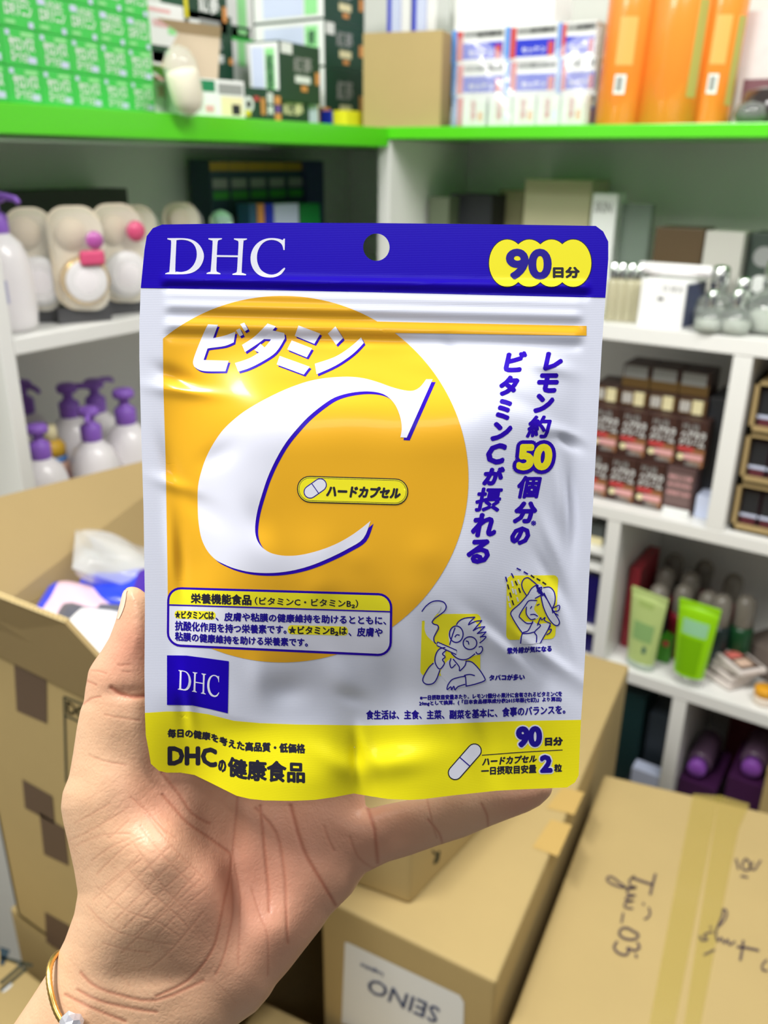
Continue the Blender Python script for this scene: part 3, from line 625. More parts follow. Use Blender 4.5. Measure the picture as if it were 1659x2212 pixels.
# creases of the palm (px polylines, width px, depth mm)
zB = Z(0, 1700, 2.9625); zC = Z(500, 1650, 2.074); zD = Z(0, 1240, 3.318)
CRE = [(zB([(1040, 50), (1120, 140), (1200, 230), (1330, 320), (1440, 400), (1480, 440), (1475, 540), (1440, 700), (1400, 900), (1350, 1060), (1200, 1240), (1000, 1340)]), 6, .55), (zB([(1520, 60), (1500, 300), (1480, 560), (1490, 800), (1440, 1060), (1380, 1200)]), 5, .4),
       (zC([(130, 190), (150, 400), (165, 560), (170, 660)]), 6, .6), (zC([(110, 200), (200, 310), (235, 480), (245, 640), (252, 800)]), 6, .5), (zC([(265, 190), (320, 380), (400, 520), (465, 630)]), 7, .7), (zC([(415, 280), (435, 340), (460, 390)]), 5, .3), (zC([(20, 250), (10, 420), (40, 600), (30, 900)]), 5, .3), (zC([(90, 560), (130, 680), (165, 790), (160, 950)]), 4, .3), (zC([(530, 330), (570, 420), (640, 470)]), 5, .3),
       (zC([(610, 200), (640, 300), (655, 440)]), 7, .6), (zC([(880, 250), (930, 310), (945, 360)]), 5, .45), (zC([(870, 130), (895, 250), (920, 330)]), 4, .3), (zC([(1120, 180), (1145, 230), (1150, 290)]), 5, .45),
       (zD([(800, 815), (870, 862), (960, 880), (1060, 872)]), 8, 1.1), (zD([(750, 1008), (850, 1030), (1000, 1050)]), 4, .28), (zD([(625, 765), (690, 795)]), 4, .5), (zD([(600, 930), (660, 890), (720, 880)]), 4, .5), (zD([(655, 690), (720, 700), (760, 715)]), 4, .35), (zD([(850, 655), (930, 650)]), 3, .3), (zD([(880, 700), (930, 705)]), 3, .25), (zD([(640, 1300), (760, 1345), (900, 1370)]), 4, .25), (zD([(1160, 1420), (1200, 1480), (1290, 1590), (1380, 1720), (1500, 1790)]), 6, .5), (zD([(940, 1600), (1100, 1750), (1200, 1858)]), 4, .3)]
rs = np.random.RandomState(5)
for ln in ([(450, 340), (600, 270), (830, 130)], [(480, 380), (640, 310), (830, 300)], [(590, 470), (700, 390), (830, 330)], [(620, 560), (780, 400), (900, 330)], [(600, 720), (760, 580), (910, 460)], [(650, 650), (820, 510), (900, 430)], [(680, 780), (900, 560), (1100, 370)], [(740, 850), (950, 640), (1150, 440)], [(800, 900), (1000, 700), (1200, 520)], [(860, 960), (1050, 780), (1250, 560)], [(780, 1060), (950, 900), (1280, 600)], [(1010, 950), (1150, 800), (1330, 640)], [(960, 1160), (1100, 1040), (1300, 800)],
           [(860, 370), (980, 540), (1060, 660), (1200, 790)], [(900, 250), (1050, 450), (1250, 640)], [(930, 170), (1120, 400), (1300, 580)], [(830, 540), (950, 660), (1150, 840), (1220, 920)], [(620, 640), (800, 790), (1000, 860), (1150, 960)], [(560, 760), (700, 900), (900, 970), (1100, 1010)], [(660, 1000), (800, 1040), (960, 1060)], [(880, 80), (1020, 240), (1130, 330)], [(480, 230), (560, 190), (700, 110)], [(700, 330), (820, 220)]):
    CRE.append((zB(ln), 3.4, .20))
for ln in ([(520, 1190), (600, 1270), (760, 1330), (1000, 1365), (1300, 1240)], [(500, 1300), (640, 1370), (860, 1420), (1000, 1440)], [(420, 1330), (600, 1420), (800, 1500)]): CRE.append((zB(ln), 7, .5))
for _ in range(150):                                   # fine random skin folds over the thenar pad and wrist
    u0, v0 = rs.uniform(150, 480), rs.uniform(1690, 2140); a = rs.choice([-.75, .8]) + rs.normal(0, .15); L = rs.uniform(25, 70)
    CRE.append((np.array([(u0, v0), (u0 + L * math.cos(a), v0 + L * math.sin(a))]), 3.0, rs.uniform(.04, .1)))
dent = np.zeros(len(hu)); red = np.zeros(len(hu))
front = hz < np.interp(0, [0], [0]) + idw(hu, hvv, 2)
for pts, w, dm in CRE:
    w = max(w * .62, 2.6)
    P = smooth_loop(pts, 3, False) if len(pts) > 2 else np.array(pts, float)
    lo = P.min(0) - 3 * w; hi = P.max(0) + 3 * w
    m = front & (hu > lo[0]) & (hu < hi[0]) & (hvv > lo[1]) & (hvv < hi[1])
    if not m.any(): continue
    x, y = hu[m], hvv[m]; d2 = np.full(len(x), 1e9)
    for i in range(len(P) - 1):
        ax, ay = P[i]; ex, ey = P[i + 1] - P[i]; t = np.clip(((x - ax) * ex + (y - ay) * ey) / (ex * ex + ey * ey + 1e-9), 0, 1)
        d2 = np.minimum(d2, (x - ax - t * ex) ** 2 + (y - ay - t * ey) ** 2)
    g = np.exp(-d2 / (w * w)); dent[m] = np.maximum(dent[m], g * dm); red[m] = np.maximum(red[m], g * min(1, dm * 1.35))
hz2 = hz + dent * .42e-3
hp = at_depth(hu, hvv, hz2)
me = bpy.data.meshes.new('person'); me.from_pydata(hp.tolist(), [], [tuple(int(i) for i in q) for q in hf]); me.update()
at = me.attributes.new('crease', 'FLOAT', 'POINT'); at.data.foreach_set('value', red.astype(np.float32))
blush = np.zeros(len(hu))
for u, v, s, a in ((250, 1440, 70, .5), (300, 1380, 50, .5), (640, 1800, 150, .55), (470, 1900, 120, .35), (560, 2050, 130, .4), (340, 1720, 60, .6), (1140, 1740, 60, .5), (830, 1800, 90, .25)):
    blush += a * np.exp(-((hu - u) ** 2 + (hvv - v) ** 2) / (2 * s * s))
ab = me.attributes.new('blush', 'FLOAT', 'POINT'); ab.data.foreach_set('value', np.clip(blush, 0, 1).astype(np.float32))
def skin():
    m = mat('skin', (226, 178, 146), .42, sss=.10, spec=.45); nt = m.node_tree; b = nt.nodes['Principled BSDF']; L = nt.links
    def mix(fac, a, c):
        x = nt.nodes.new('ShaderNodeMix'); x.data_type = 'RGBA'; L.new(fac, x.inputs[0])
        for i, k in ((6, a), (7, c)):
            if isinstance(k, tuple): x.inputs[i].default_value = k
            else: L.new(k, x.inputs[i])
        return x.outputs[2]
    tc = nt.nodes.new('ShaderNodeTexCoord')
    def noise(s, d=4):
        n = nt.nodes.new('ShaderNodeTexNoise'); n.inputs['Scale'].default_value = s; n.inputs['Detail'].default_value = d; L.new(tc.outputs['Object'], n.inputs['Vector']); return n.outputs[0]
    c = mix(noise(60), srgb(212, 168, 132), srgb(224, 184, 150))
    A = nt.nodes.new('ShaderNodeAttribute'); A.attribute_name = 'blush'; c = mix(A.outputs['Fac'], c, srgb(212, 146, 122))
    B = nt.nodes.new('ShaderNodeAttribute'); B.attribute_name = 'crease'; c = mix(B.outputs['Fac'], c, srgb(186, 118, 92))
    L.new(c, b.inputs['Base Color'])
    v = nt.nodes.new('ShaderNodeTexVoronoi'); v.feature = 'DISTANCE_TO_EDGE'; v.inputs['Scale'].default_value = 620; L.new(tc.outputs['Object'], v.inputs['Vector'])
    bp = nt.nodes.new('ShaderNodeBump'); bp.inputs['Strength'].default_value = .26; bp.inputs['Distance'].default_value = .0004; L.new(v.outputs[0], bp.inputs['Height'])
    bp2 = nt.nodes.new('ShaderNodeBump'); bp2.inputs['Strength'].default_value = .25; bp2.inputs['Distance'].default_value = .0008; L.new(noise(260, 5), bp2.inputs['Height']); L.new(bp.outputs[0], bp2.inputs['Normal']); L.new(bp2.outputs[0], b.inputs['Normal'])
    return m
me.materials.append(skin())
me.polygons.foreach_set('use_smooth', [True] * len(me.polygons))
person = bpy.data.objects.new('person', me); COL.objects.link(person)
tag(person, "person's bare left hand and wrist, palm up, holding the white and yellow pouch", 'person')
# thumbnail, seen edge-on on the outer side of the thumb tip
def nail():
    v = []; f = []; N = 10; Mx = 5
    for i in range(N):
        t = i / (N - 1); y = 1275 + 62 * t
        xo = np.interp(y, [1269, 1279, 1315, 1342], [272, 264, 255, 248])
        for j in range(Mx):
            s = j / (Mx - 1); x = xo + 1.0 + 11 * s * (1 - .4 * (2 * t - 1) ** 2)
            fu = (x - U[0]) / US; fv = (y - V[0]) / US; iu, iv = int(fu), int(fv); fu -= iu; fv -= iv
            bl = lambda G: (G[iu, iv] * (1 - fu) + G[iu + 1, iv] * fu) * (1 - fv) + (G[iu, iv + 1] * (1 - fu) + G[iu + 1, iv + 1] * fu) * fv
            v.append(at_depth(np.array([x]), np.array([y]), np.array([bl(ZC) - math.sqrt(max(bl(T2), 0)) - .00035]))[0])
    for i in range(N - 1):
        for j in range(Mx - 1): a = i * Mx + j; f.append((a, a + 1, a + Mx + 1, a + Mx))
    return MB().add(v, f, mat('nail', (240, 206, 184), .25, coat=.4), True)
nail().build('thumbnail', person)
# bangle
def ring_pts():
    # ellipse round the forearm in camera space, tilted
    out = []
    for k in range(49):
        a = 2 * math.pi * k / 48
        u = 250 + 147 * math.cos(a) + 20 * math.sin(a); vv = 2150 + 62 * math.cos(a) * .9 + 88 * -math.sin(a) * .55
        out.append((u, vv, .2985 + .0245 * math.sin(a)))
    return out
BG = [(139, 2056, .300), (126, 2059, .2955), (114, 2072, .2905), (107, 2092, .2865), (106, 2118, .2835), (110, 2145, .281), (117, 2172, .279), (127, 2195, .2772), (140, 2212, .276), (168, 2236, .2752), (205, 2255, .2752), (250, 2270, .2762), (310, 2280, .279), (370, 2280, .2835), (420, 2265, .290), (440, 2235, .298), (425, 2200, .306), (380, 2160, .314), (320, 2120, .320), (250, 2085, .321), (190, 2062, .316), (155, 2053, .308)]
bp_ = smooth_loop([(p[0], p[1]) for p in BG], 5); bz = smooth_loop([(p[2] * 1000, 0) for p in BG], 5)[:, 0] / 1000
bw = at_depth(bp_[:, 0], bp_[:, 1], bz)
GOLD = mat('gold', (222, 182, 104), .3, 1)
bang = thing('bangle', 'thin gold bangle with a sparkling clear stone charm, worn on the wrist', 'bracelet', tuple(bw[0]))
Mb = Matrix.Translation(bang.location).inverted()
mbb = MB(); n = len(bw); rr = [.00098 + .00012 * (i % 2) for i in range(n)]
mbb.tube([*bw, bw[0]], rr + [rr[0]], GOLD, 10); mbb.xf(Mb).build('band', bang)
def gem():
    m = MB(); c = at_depth(np.array([152.]), np.array([2213.]), np.array([.2745]))[0]
    m2 = mat('crystal', (225, 225, 235), .08, .6)
    bm = bmesh.new(); bmesh.ops.create_icosphere(bm, subdivisions=2, radius=.0038)
    for q in bm.verts: q.co = q.co * (1 + .12 * math.sin(q.co.x * 9000 + q.co.z * 7000)) + Vector(c)
    m.bm(bm, m2); return m.xf(Mb)
gem().build('stone_charm', bang)
# ================================================================== room and shelving
WHITE = mat('white_board', (232, 232, 228), .35, coat=.1); GREEN = mat('green_edge', (84, 205, 28), .3, coat=.3); WALLM = mat('wall_paint', (214, 216, 210), .7, var=.03)
FLOORM = mat('floor_tile', (150, 146, 138), .4, var=.06)
def struct(name, mb, label=None, parent=None):
    o = mb.build(name, parent)
    if not parent: o['kind'] = 'structure'
    if label: o['label'] = label
    return o
struct('floor', MB().box((.3, .2, -.01), (4.2, 4.2, .02), FLOORM))
struct('wall_back', MB().box((.3, 1.74, 1.4), (4.2, .06, 2.8), WALLM))
struct('wall_left', MB().box((-1.25, .2, 1.4), (.06, 3.02, 2.8), WALLM))
YF, XF = 1.39, -.90
# right-hand shelf unit (fronts face -Y)
ru = thing('shelf_unit', 'white shelf unit with bright green top edge, facing the camera on the right', 'shelf', (-.40, YF, 0))
def part(root, name, c, d, m=WHITE, bev=.0012, label=None):
    o = MB().box((c[0] - root.location.x, c[1] - root.location.y, c[2] - root.location.z), d, m, bev).build(name, root)
    if label: o['label'] = label
    return o
X0, X1 = -.9235, .10; xm = (X0 + X1) / 2; w = X1 - X0
part(ru, 'top_board', (xm, YF + .148, 1.4955), (w, .304, .019), GREEN, label='bright green top board'); part(ru, 'back_panel', (xm, 1.694, .745), (w, .008, 1.482))
part(ru, 'side_panel', (X0 + .0125, YF + .15, .743), (.025, .298, 1.484)); part(ru, 'side_panel', (X1 - .0125, YF + .15, .743), (.025, .298, 1.484))
for z0, z1 in ((1.180, 1.206), (.866, .889), (.553, .578), (.240, .264), (.0, .05)): part(ru, 'shelf_board', (xm, YF + .15, (z0 + z1) / 2), (w - .052, .298, z1 - z0))
for xa, xb, z0, z1 in ((-.266, -.237, .8895, 1.1795), (-.431, -.406, .5785, .8655), (-.273, -.247, .2645, .5525)): part(ru, 'divider', ((xa + xb) / 2, YF + .15, (z0 + z1) / 2), (xb - xa, .296, z1 - z0))
for z in (.795, .762, .635): part(ru, 'small_shelf', ((-.886 - .4315) / 2, YF + .15, z), (.453, .290, .009))
# left-hand shelf unit (fronts face +X)
lu = thing('shelf_unit', 'white shelf unit with thick green top edge, running back along the left wall', 'shelf', (XF, 1.1, 0))
Ya, Yb = .578, 1.705; ym = (Ya + Yb) / 2; dY = Yb - Ya
def lboard(name, z0, z1, m=WHITE, inset=.0185, label=None):
    mb = MB(); zc = (z0 + z1) / 2; dz = z1 - z0; yj = 1.3875
    ya_ = Ya + inset if inset > 0 else Ya - .30; yb_ = Yb - max(inset, 0)
    mb.box((-.15, (ya_ + yj) / 2 - 1.1, zc), (.30, yj - ya_, dz), m, .0012); mb.box((-.1625, (yb_ + yj) / 2 - 1.1, zc), (.274, yb_ - yj, dz), m)
    o = mb.build(name, lu)
    if label: o['label'] = label
lboard('top_board', 1.473, 1.504, GREEN, -1, 'bright green top board'); part(lu, 'back_panel', (XF - .304, ym, .736), (.008, dY, 1.470))
part(lu, 'side_panel', (XF - .15, Ya + .009, .736), (.298, .018, 1.470)); part(lu, 'side_panel', (XF - .1625, Yb - .009, .736), (.274, .018, 1.470))
for z0, z1 in ((1.236, 1.255), (.955, .974), (.66, .68), (.36, .38), (0, .04)): lboard('shelf_board', z0, z1)

# ================================================================== cartons on the floor in front
KRAFT = mat('kraft', (178, 155, 104), .75, var=.07, vscale=9, bump=.06, bscale=90); KRAFTD = mat('kraft_inside', (166, 143, 97), .8, var=.06, vscale=9); KRAFTE = mat('kraft_edge', (214, 192, 140), .8)
TAPE = mat('packing_tape', (200, 178, 92), .25, alpha=.45, coat=.4); INK = mat('marker_ink', (66, 52, 66), .6); INKB = mat('print_brown', (96, 76, 58), .7); LBL = mat('paper_label', (226, 228, 226), .6); LINK = mat('label_blue', (96, 110, 150), .6); INKG = mat('print_greenblack', (44, 52, 40), .7)
def quadbox(name, label, top, zt, zb, m=KRAFT, cat='cardboard box', group=None):
    """carton from its four top corners (world XY) and heights; slight lid seam"""
    c = np.mean(np.array(top), 0); root = thing(name, label, cat, (c[0], c[1], zb), 0, group)
    t = [(p[0] - c[0], p[1] - c[1]) for p in top]
    bm = bmesh.new(); lo = [bm.verts.new((p[0], p[1], 0)) for p in t]; hi = [bm.verts.new((p[0], p[1], zt - zb)) for p in t]
    bm.faces.new(lo[::-1]); bm.faces.new(hi)
    for i in range(4): bm.faces.new((lo[i], lo[(i + 1) % 4], hi[(i + 1) % 4], hi[i]))
    bmesh.ops.recalc_face_normals(bm, faces=bm.faces)
    bmesh.ops.bevel(bm, geom=list(bm.edges), offset=.004, segments=3, affect='EDGES', profile=.5)
    MB().bm(bm, m).build('carton_body', root)
    return root
def child(root, mb, name, label=None):
    o = mb.xf(Matrix.Translation(root.matrix_basis.translation).inverted()).build(name, root)
    if label: o['label'] = label
    return o
def ccw(P):
    a = sum(P[i][0] * P[(i + 1) % len(P)][1] - P[(i + 1) % len(P)][0] * P[i][1] for i in range(len(P)))
    return P if a > 0 else P[::-1]
def ribbon_on(plane, pts, w, mb, m, curve=True):
    """pen stroke (px points) lying on a world plane; plane(x, y) -> point"""
    p = smooth_loop(pts, 3, False) if curve and len(pts) > 2 else np.array(pts, float)
    t = np.gradient(p, axis=0); t /= np.maximum(np.linalg.norm(t, axis=1, keepdims=True), 1e-6); nn = np.stack([-t[:, 1], t[:, 0]], 1) * w / 2
    N = len(p); v = [plane(*q) for q in np.vstack([p + nn, p - nn])]
    mb.add(v, [(i, i + 1, N + i + 1, N + i) for i in range(N - 1)], m)
# carton with the shipping label
zB_ = .72
bf = onZ(1360, 1437, zB_)[:2]; br = onZ(1072, 2122, zB_)[:2]; bl = br + (onZ(735, 1958, zB_)[:2] - br) * 1.14; b4 = bl + (bf - br)
cB = quadbox('cardboard_box', 'long tan cardboard box with a white shipping label upside down on its front', [bl, br, bf, b4], zB_, 0.0)
dirx = (br - bl) / np.linalg.norm(br - bl); nB = np.array([dirx[1], -dirx[0]])       # towards the camera
def onB(x, y, off=.0006):
    d = rays(x, y); t = ((br[0] + nB[0] * off - CO[0]) * nB[0] + (br[1] + nB[1] * off - CO[1]) * nB[1]) / (d[0] * nB[0] + d[1] * nB[1]); return CO + d * t
m = MB(); q = [onB(*p) for p in ((745, 2035), (752, 2036), (993, 2150), (1002, 2165), (1000, 2290), (738, 2210))]; m.add(q, [tuple(range(6))[::-1]], LBL)
P = lambda x, y: onB(x, y, .0011)
def quadtext(mb, body, TL, TR, BR, BL, plane, m, bold=0):
    v, f = text_tris(body); lo = v.min(0); sp = v.max(0) - lo; u = ((v[:, 0] - lo[0]) / sp[0])[:, None]; w = ((v[:, 1] - lo[1]) / sp[1])[:, None]
    TL, TR, BR, BL = [np.array(k, float) for k in (TL, TR, BR, BL)]
    px = (1 - u) * w * TL + u * w * TR + u * (1 - w) * BR + (1 - u) * (1 - w) * BL
    for k, (a, b) in enumerate([(0, 0)] if not bold else [(bold, 0), (-bold, 0), (0, bold), (0, -bold)]): mb.add([plane(p[0] + a, p[1] + b) for p in px], f, m)
# the label hangs upside down: word turned by 180 degrees
quadtext(m, 'SEINO', (942, 2212), (790, 2140), (800, 2112), (950, 2178), P, LINK, .8)
quadtext(m, 'Logistics', (826, 2110), (778, 2088), (780, 2078), (828, 2100), P, LINK, .5)
child(cB, m, 'shipping_label', 'white label with blue lettering hanging upside down')
m = MB(); P2 = lambda x, y: onZ(x, y, zB_ + .0006)
for q in (((1215, 1700), (1262, 1712), (1240, 1760), (1180, 1745)), ((1190, 1770), (1235, 1782), (1205, 1850), (1150, 1830))): m.add([P2(*k) for k in q], [(3, 2, 1, 0)], mat('tape_mark', (190, 158, 92), .5))
child(cB, m, 'tape_strip')
# carton on top of it
d0 = onZ(885, 1955, zB_)[:2]; d1 = onZ(770, 1912, zB_)[:2]; dd = onZ(1000, 1835, zB_)[:2]; ux = (d1 - d0) / np.linalg.norm(d1 - d0); uy = (dd - d0) / np.linalg.norm(dd - d0)
cD = quadbox('cardboard_box', 'small tan cardboard box standing on the long box, half behind the little finger', [d0 + ux * .10, d0, d0 + uy * .24, d0 + ux * .10 + uy * .24], zB_ + .085, zB_ + .0005)
m = MB(); nD = np.array([uy[1], -uy[0]]); nD = nD if nD @ (np.array([0, 0]) - d0) > 0 else -nD
def onD(x, y):
    d = rays(x, y); t = ((d0[0] + nD[0] * .0007) * nD[0] + (d0[1] + nD[1] * .0007) * nD[1]) / (d[0] * nD[0] + d[1] * nD[1]); return CO + d * t
ribbon_on(onD, [(934, 1838), (948, 1852), (938, 1866), (950, 1838), (944, 1862)], 4, m, INKG); child(cD, m, 'printed_mark')
# handwritten carton on the right
zC_ = .66
c1 = onZ(1305, 1672, zC_)[:2]; c2 = onZ(1098, 2216, zC_)[:2]; c3 = c1 + (onZ(1659, 1755, zC_)[:2] - c1) * 1.75; c4 = c3 + (c2 - c1) * 1.15; c2 = c1 + (c2 - c1) * 1.15
cC = quadbox('cardboard_box', 'wide tan cardboard box with handwriting and yellowish tape on its lid, in the right corner', [c2, c4, c3, c1], zC_, 0.0)
PC = lambda x, y: onZ(x, y, zC_ + .0007); PC2 = lambda x, y: onZ(x, y, zC_ + .0012)
zE = Z(1000, 1600, 2.5175)
for q in ([(1252, 288), (1392, 300), (1150, 1560), (1010, 1560)], [(1392, 296), (1560, 345), (1500, 480), (1440, 760), (1290, 1560), (1200, 1560)]):
    m = MB(); pq = ccw([PC(*k) for k in zE(q)]); m.add(pq, [tuple(range(len(pq)))], TAPE); child(cC, m, 'tape_strip')
HW = [([(1048, 722), (1032, 780), (1018, 838)], 5), ([(1030, 782), (970, 762), (915, 742)], 5), ([(935, 735), (905, 760), (915, 790), (945, 795), (900, 800), (840, 790), (790, 765), (785, 745), (810, 740), (850, 770), (890, 800)], 4), ([(940, 800), (895, 810), (900, 835), (940, 840), (892, 850), (890, 868), (930, 870), (885, 880), (882, 905), (925, 912)], 4), ([(985, 882), (978, 892)], 5), ([(1010, 905), (1018, 940), (1000, 965), (985, 968)], 4),
              ([(872, 935), (862, 990)], 4), ([(940, 1045), (900, 1020), (865, 1020), (850, 1050), (880, 1075), (930, 1080), (955, 1060), (940, 1040)], 5), ([(948, 1095), (960, 1125), (930, 1140), (895, 1125), (900, 1150), (880, 1165), (840, 1150), (822, 1120), (840, 1090)], 5), ([(940, 1160), (945, 1180)], 5),
              ([(1485, 640), (1500, 700)], 4), ([(1540, 640), (1520, 665), (1525, 700), (1555, 700), (1560, 665), (1540, 640)], 4), ([(1580, 660), (1560, 690), (1585, 700), (1600, 680), (1620, 650)], 4), ([(1510, 735), (1550, 742)], 4),
              ([(1610, 1140), (1540, 1125), (1490, 1120)], 5), ([(1525, 1085), (1518, 1140), (1508, 1195)], 5), ([(1480, 1090), (1450, 1110), (1440, 1080), (1420, 1100), (1405, 1070), (1385, 1090), (1375, 1040), (1390, 1000), (1410, 950), (1415, 915), (1435, 930), (1425, 970), (1390, 1010)], 4), ([(1360, 1040), (1330, 1045), (1310, 1060), (1330, 1080), (1300, 1085), (1285, 1060)], 4), ([(1350, 1010), (1345, 1020)], 5), ([(1370, 1135), (1310, 1165)], 4), ([(1655, 1190), (1630, 1215), (1630, 1245), (1659, 1250)], 4)]
for lo_, hi_ in ((0, 3), (3, 6), (6, 9), (9, 12), (12, 13), (13, 16), (16, 18), (18, len(HW))):
    m = MB()
    for st, w in HW[lo_:hi_]: ribbon_on(PC2, zE(st), w, m, INK)
    child(cC, m, 'handwriting', 'dark marker handwriting')
# low carton in the near foreground and the one at the left bottom
zE_ = .54
e1 = onZ(600, 2118, zE_)[:2]; e2 = onZ(800, 2212, zE_)[:2]; ee = (e2 - e1) / np.linalg.norm(e2 - e1); en = np.array([ee[1], -ee[0]])
cE = quadbox('cardboard_box', 'pale low cardboard box at the bottom edge, in front of the labelled box', [e1 - ee * .004 + en * .34, e2 + ee * .10 + en * .34, e2 + ee * .10 + en * .030, e1 - ee * .004 + en * .030], zE_, 0.0)
cF = quadbox('cardboard_box', 'tan cardboard box with a dark blue printed patch, in the lower left corner', [(-.885, .06), (-.62, .06), (-.62, .368), (-.885, .368)], .60, 0.0)
PF = lambda x, y: onZ(x, y, .6006)
m = MB()
for q in (((0, 2045), (22, 2052), (8, 2085), (0, 2086)), ): m.add(ccw([PF(*k) for k in q]), [(0, 1, 2, 3)], mat('print_teal', (40, 62, 74), .7))
for st in ([(0, 2068), (70, 2086)], [(0, 2125), (50, 2082)], [(0, 2140), (58, 2090)]): ribbon_on(PF, st, 7, m, INKG)
ribbon_on(PF, [(4, 2140), (14, 2134), (24, 2124)], 9, m, LBL); child(cF, m, 'printed_patch', 'dark blue and green printed patch')
cG = quadbox('cardboard_box', 'brown cardboard box under the open carton at the left', [(-.79, .402), (-.535, .402), (-.535, .76), (-.79, .76)], .618, 0.0)
# open carton with flaps
oc = thing('open_carton', 'open brown cardboard carton with raised flaps and dark printed squares, full of packets', 'cardboard box', (-.615, .575, .62))
def opart(mb, name, label=None): return child(oc, mb, name, label)
xa, xb, ya, yb, zb, zt = -.77, -.46, .40, .76, .62, 1.0; t = .004
m = MB(); m.box(((xa + xb) / 2, (ya + yb) / 2, zb + t / 2), (xb - xa, yb - ya, t), KRAFTD)
m.box(((xa + xb) / 2, ya + t / 2, (zb + zt) / 2), (xb - xa, t, zt - zb), KRAFT); m.box(((xa + xb) / 2, yb - t / 2, (zb + zt) / 2), (xb - xa, t, zt - zb), KRAFTD)
m.box((xa + t / 2, (ya + yb) / 2, (zb + zt) / 2), (t, yb - ya, zt - zb), KRAFTD); m.box((xb - t / 2, (ya + yb) / 2, (zb + zt) / 2), (t, yb - ya, zt - zb), KRAFTD)
PO_ = lambda x, y: onY(x, y, ya - .0006)
for q in (((30, 1432), (100, 1460), (101, 1563), (36, 1535)), ((48, 1683), (113, 1720), (118, 1780), (54, 1745)), ((85, 1755), (140, 1790), (148, 1870), (95, 1845)), ((97, 1970), (150, 2000), (150, 2065), (100, 2035))): m.add([PO_(*k) for k in q], [(3, 2, 1, 0)], INKB)
ribbon_on(PO_, [(138, 1505), (200, 1530)], 4, m, INKG, False); ribbon_on(PO_, [(138, 1505), (143, 1690)], 4, m, INKG, False); ribbon_on(PO_, [(140, 1545), (200, 1572)], 4, m, INKG, False); quadtext(m, 'DC', (144, 1514), (182, 1530), (183, 1556), (145, 1540), PO_, INKG, .8)
opart(m, 'carton_body')
def flap(P0, P1, P2, P3, name, label=None, edge=False):
    """panel with corrugated thickness; P0 P1 on the fold, P2 P3 on the free edge"""
    P = [np.array(p, float) for p in (P0, P1, P2, P3)]; n = np.cross(P[1] - P[0], P[3] - P[0]); n = n / np.linalg.norm(n) * .0045
    m = MB(); m.hexa([p - n / 2 for p in P], [p + n / 2 for p in P], KRAFTD)
    if edge:
        a, b = P[3], P[2]; L = np.linalg.norm(b - a); u = (b - a) / L; up = (P[3] - P[0]) / np.linalg.norm(P[3] - P[0]); k = int(L / .006)
        m.tube([a + up * .0012 + n * .42, b + up * .0012 + n * .42], .0008, KRAFTE, 5); m.tube([a + up * .0012 - n * .42, b + up * .0012 - n * .42], .0008, KRAFTE, 5)
        m.tube([a + u * (i * L / (2 * k)) + up * .0014 + n * (.34 if i % 2 else -.34) for i in range(2 * k + 1)], .0007, KRAFTE, 5)
    return opart(m, name, label)
flap((xa, ya + .004, zt), (xa, yb, zt), (-.800, .80, 1.092), (-.842, ya + .05, 1.104), 'flap'); flap((xb, ya, zt), (xa, ya, zt), (-.80, .362, 1.10), (-.547, .372, 1.10), 'flap', 'near flap with the corrugated edge showing', True)
flap((xb, yb, zt), (xb, ya + .01, zt), (xb + .035, ya + .05, zt - .085), (xb + .035, yb - .04, zt - .085), 'flap'); flap((xa + .01, yb, zt), (xb, yb, zt), (xb - .04, yb + .08, zt + .05), (xa + .06, yb + .08, zt + .05), 'flap')
# packets in the carton
def pillow(name, label, c, sx, sy, sz, rot, m, band=None, group='packets in the open carton', cat='packet'):
    N = 14; v = []; f = []; rs = np.random.RandomState(int(abs(c[0] * 9999)))
    for s in (1, -1):
        for i in range(N + 1):
            for j in range(N + 1):
                x, y = -1 + 2 * i / N, -1 + 2 * j / N; h = ((1 - x ** 4) * (1 - y ** 4)) ** .5
                v.append((x * sx / 2, y * sy / 2, s * (h * sz / 2 * (1 + .18 * math.sin(5 * x + 3 * y + c[0] * 50)) + .0003)))
    K = (N + 1) ** 2
    for s in (0, 1):
        for i in range(N):
            for j in range(N):
                a = s * K + i * (N + 1) + j; q = (a, a + N + 1, a + N + 2, a + 1); f.append(q if s == 0 else q[::-1])
    b = MB()
    if band is None: b.add(v, f, m, True)
    else:
        fa = [q for q in f if band[1] < v[q[0]][0] / sx + .5 < band[2]]; fb = [q for q in f if q not in fa]
        b.add(v, fb, m, True); b.add(v, fa, band[0], True)
    o = b.build(name); o.location = c; o.rotation_euler = rot
    return tag(o, label, cat, group)
PKB = mat('packet_blue', (30, 60, 215), .35, coat=.3); PKW = mat('packet_white', (236, 236, 240), .35, coat=.2); PKP = mat('packet_pink', (222, 190, 205), .35, coat=.3); PKG = mat('packet_grey', (92, 92, 104), .3, coat=.3); PKC = mat('clear_film', (235, 238, 240), .12, alpha=.38, coat=.5); PKV = mat('packet_violet', (70, 40, 150), .35)
pz = lambda x, y, z: tuple(onZ(x, y, z))
pillow('packet', 'blue packet lying behind the pink packet in the open carton', pz(245, 1285, 1.004), .10, .07, .03, (.2, -.15, .5), PKB, (PKV, .72, 1.0))
pillow('packet', 'pale pink packet with a blue end, left of the blue packet in the open carton', pz(185, 1312, 1.002), .10, .07, .03, (.1, .1, .6), PKP, (PKB, -.1, .14))
pillow('packet', 'dark grey packet between the pink and the white packet in the open carton', pz(240, 1350, 1.0), .13, .05, .026, (.2, .05, .45), PKG)
pillow('packet', 'white packet near the thumb at the right side of the open carton', pz(238, 1395, .998), .12, .08, .03, (.3, .05, .3), PKW)
pillow('packet', 'clear plastic bag leaning on the far wall of the open carton', pz(272, 1222, 1.02), .12, .09, .035, (.1, .5, .9), PKC)
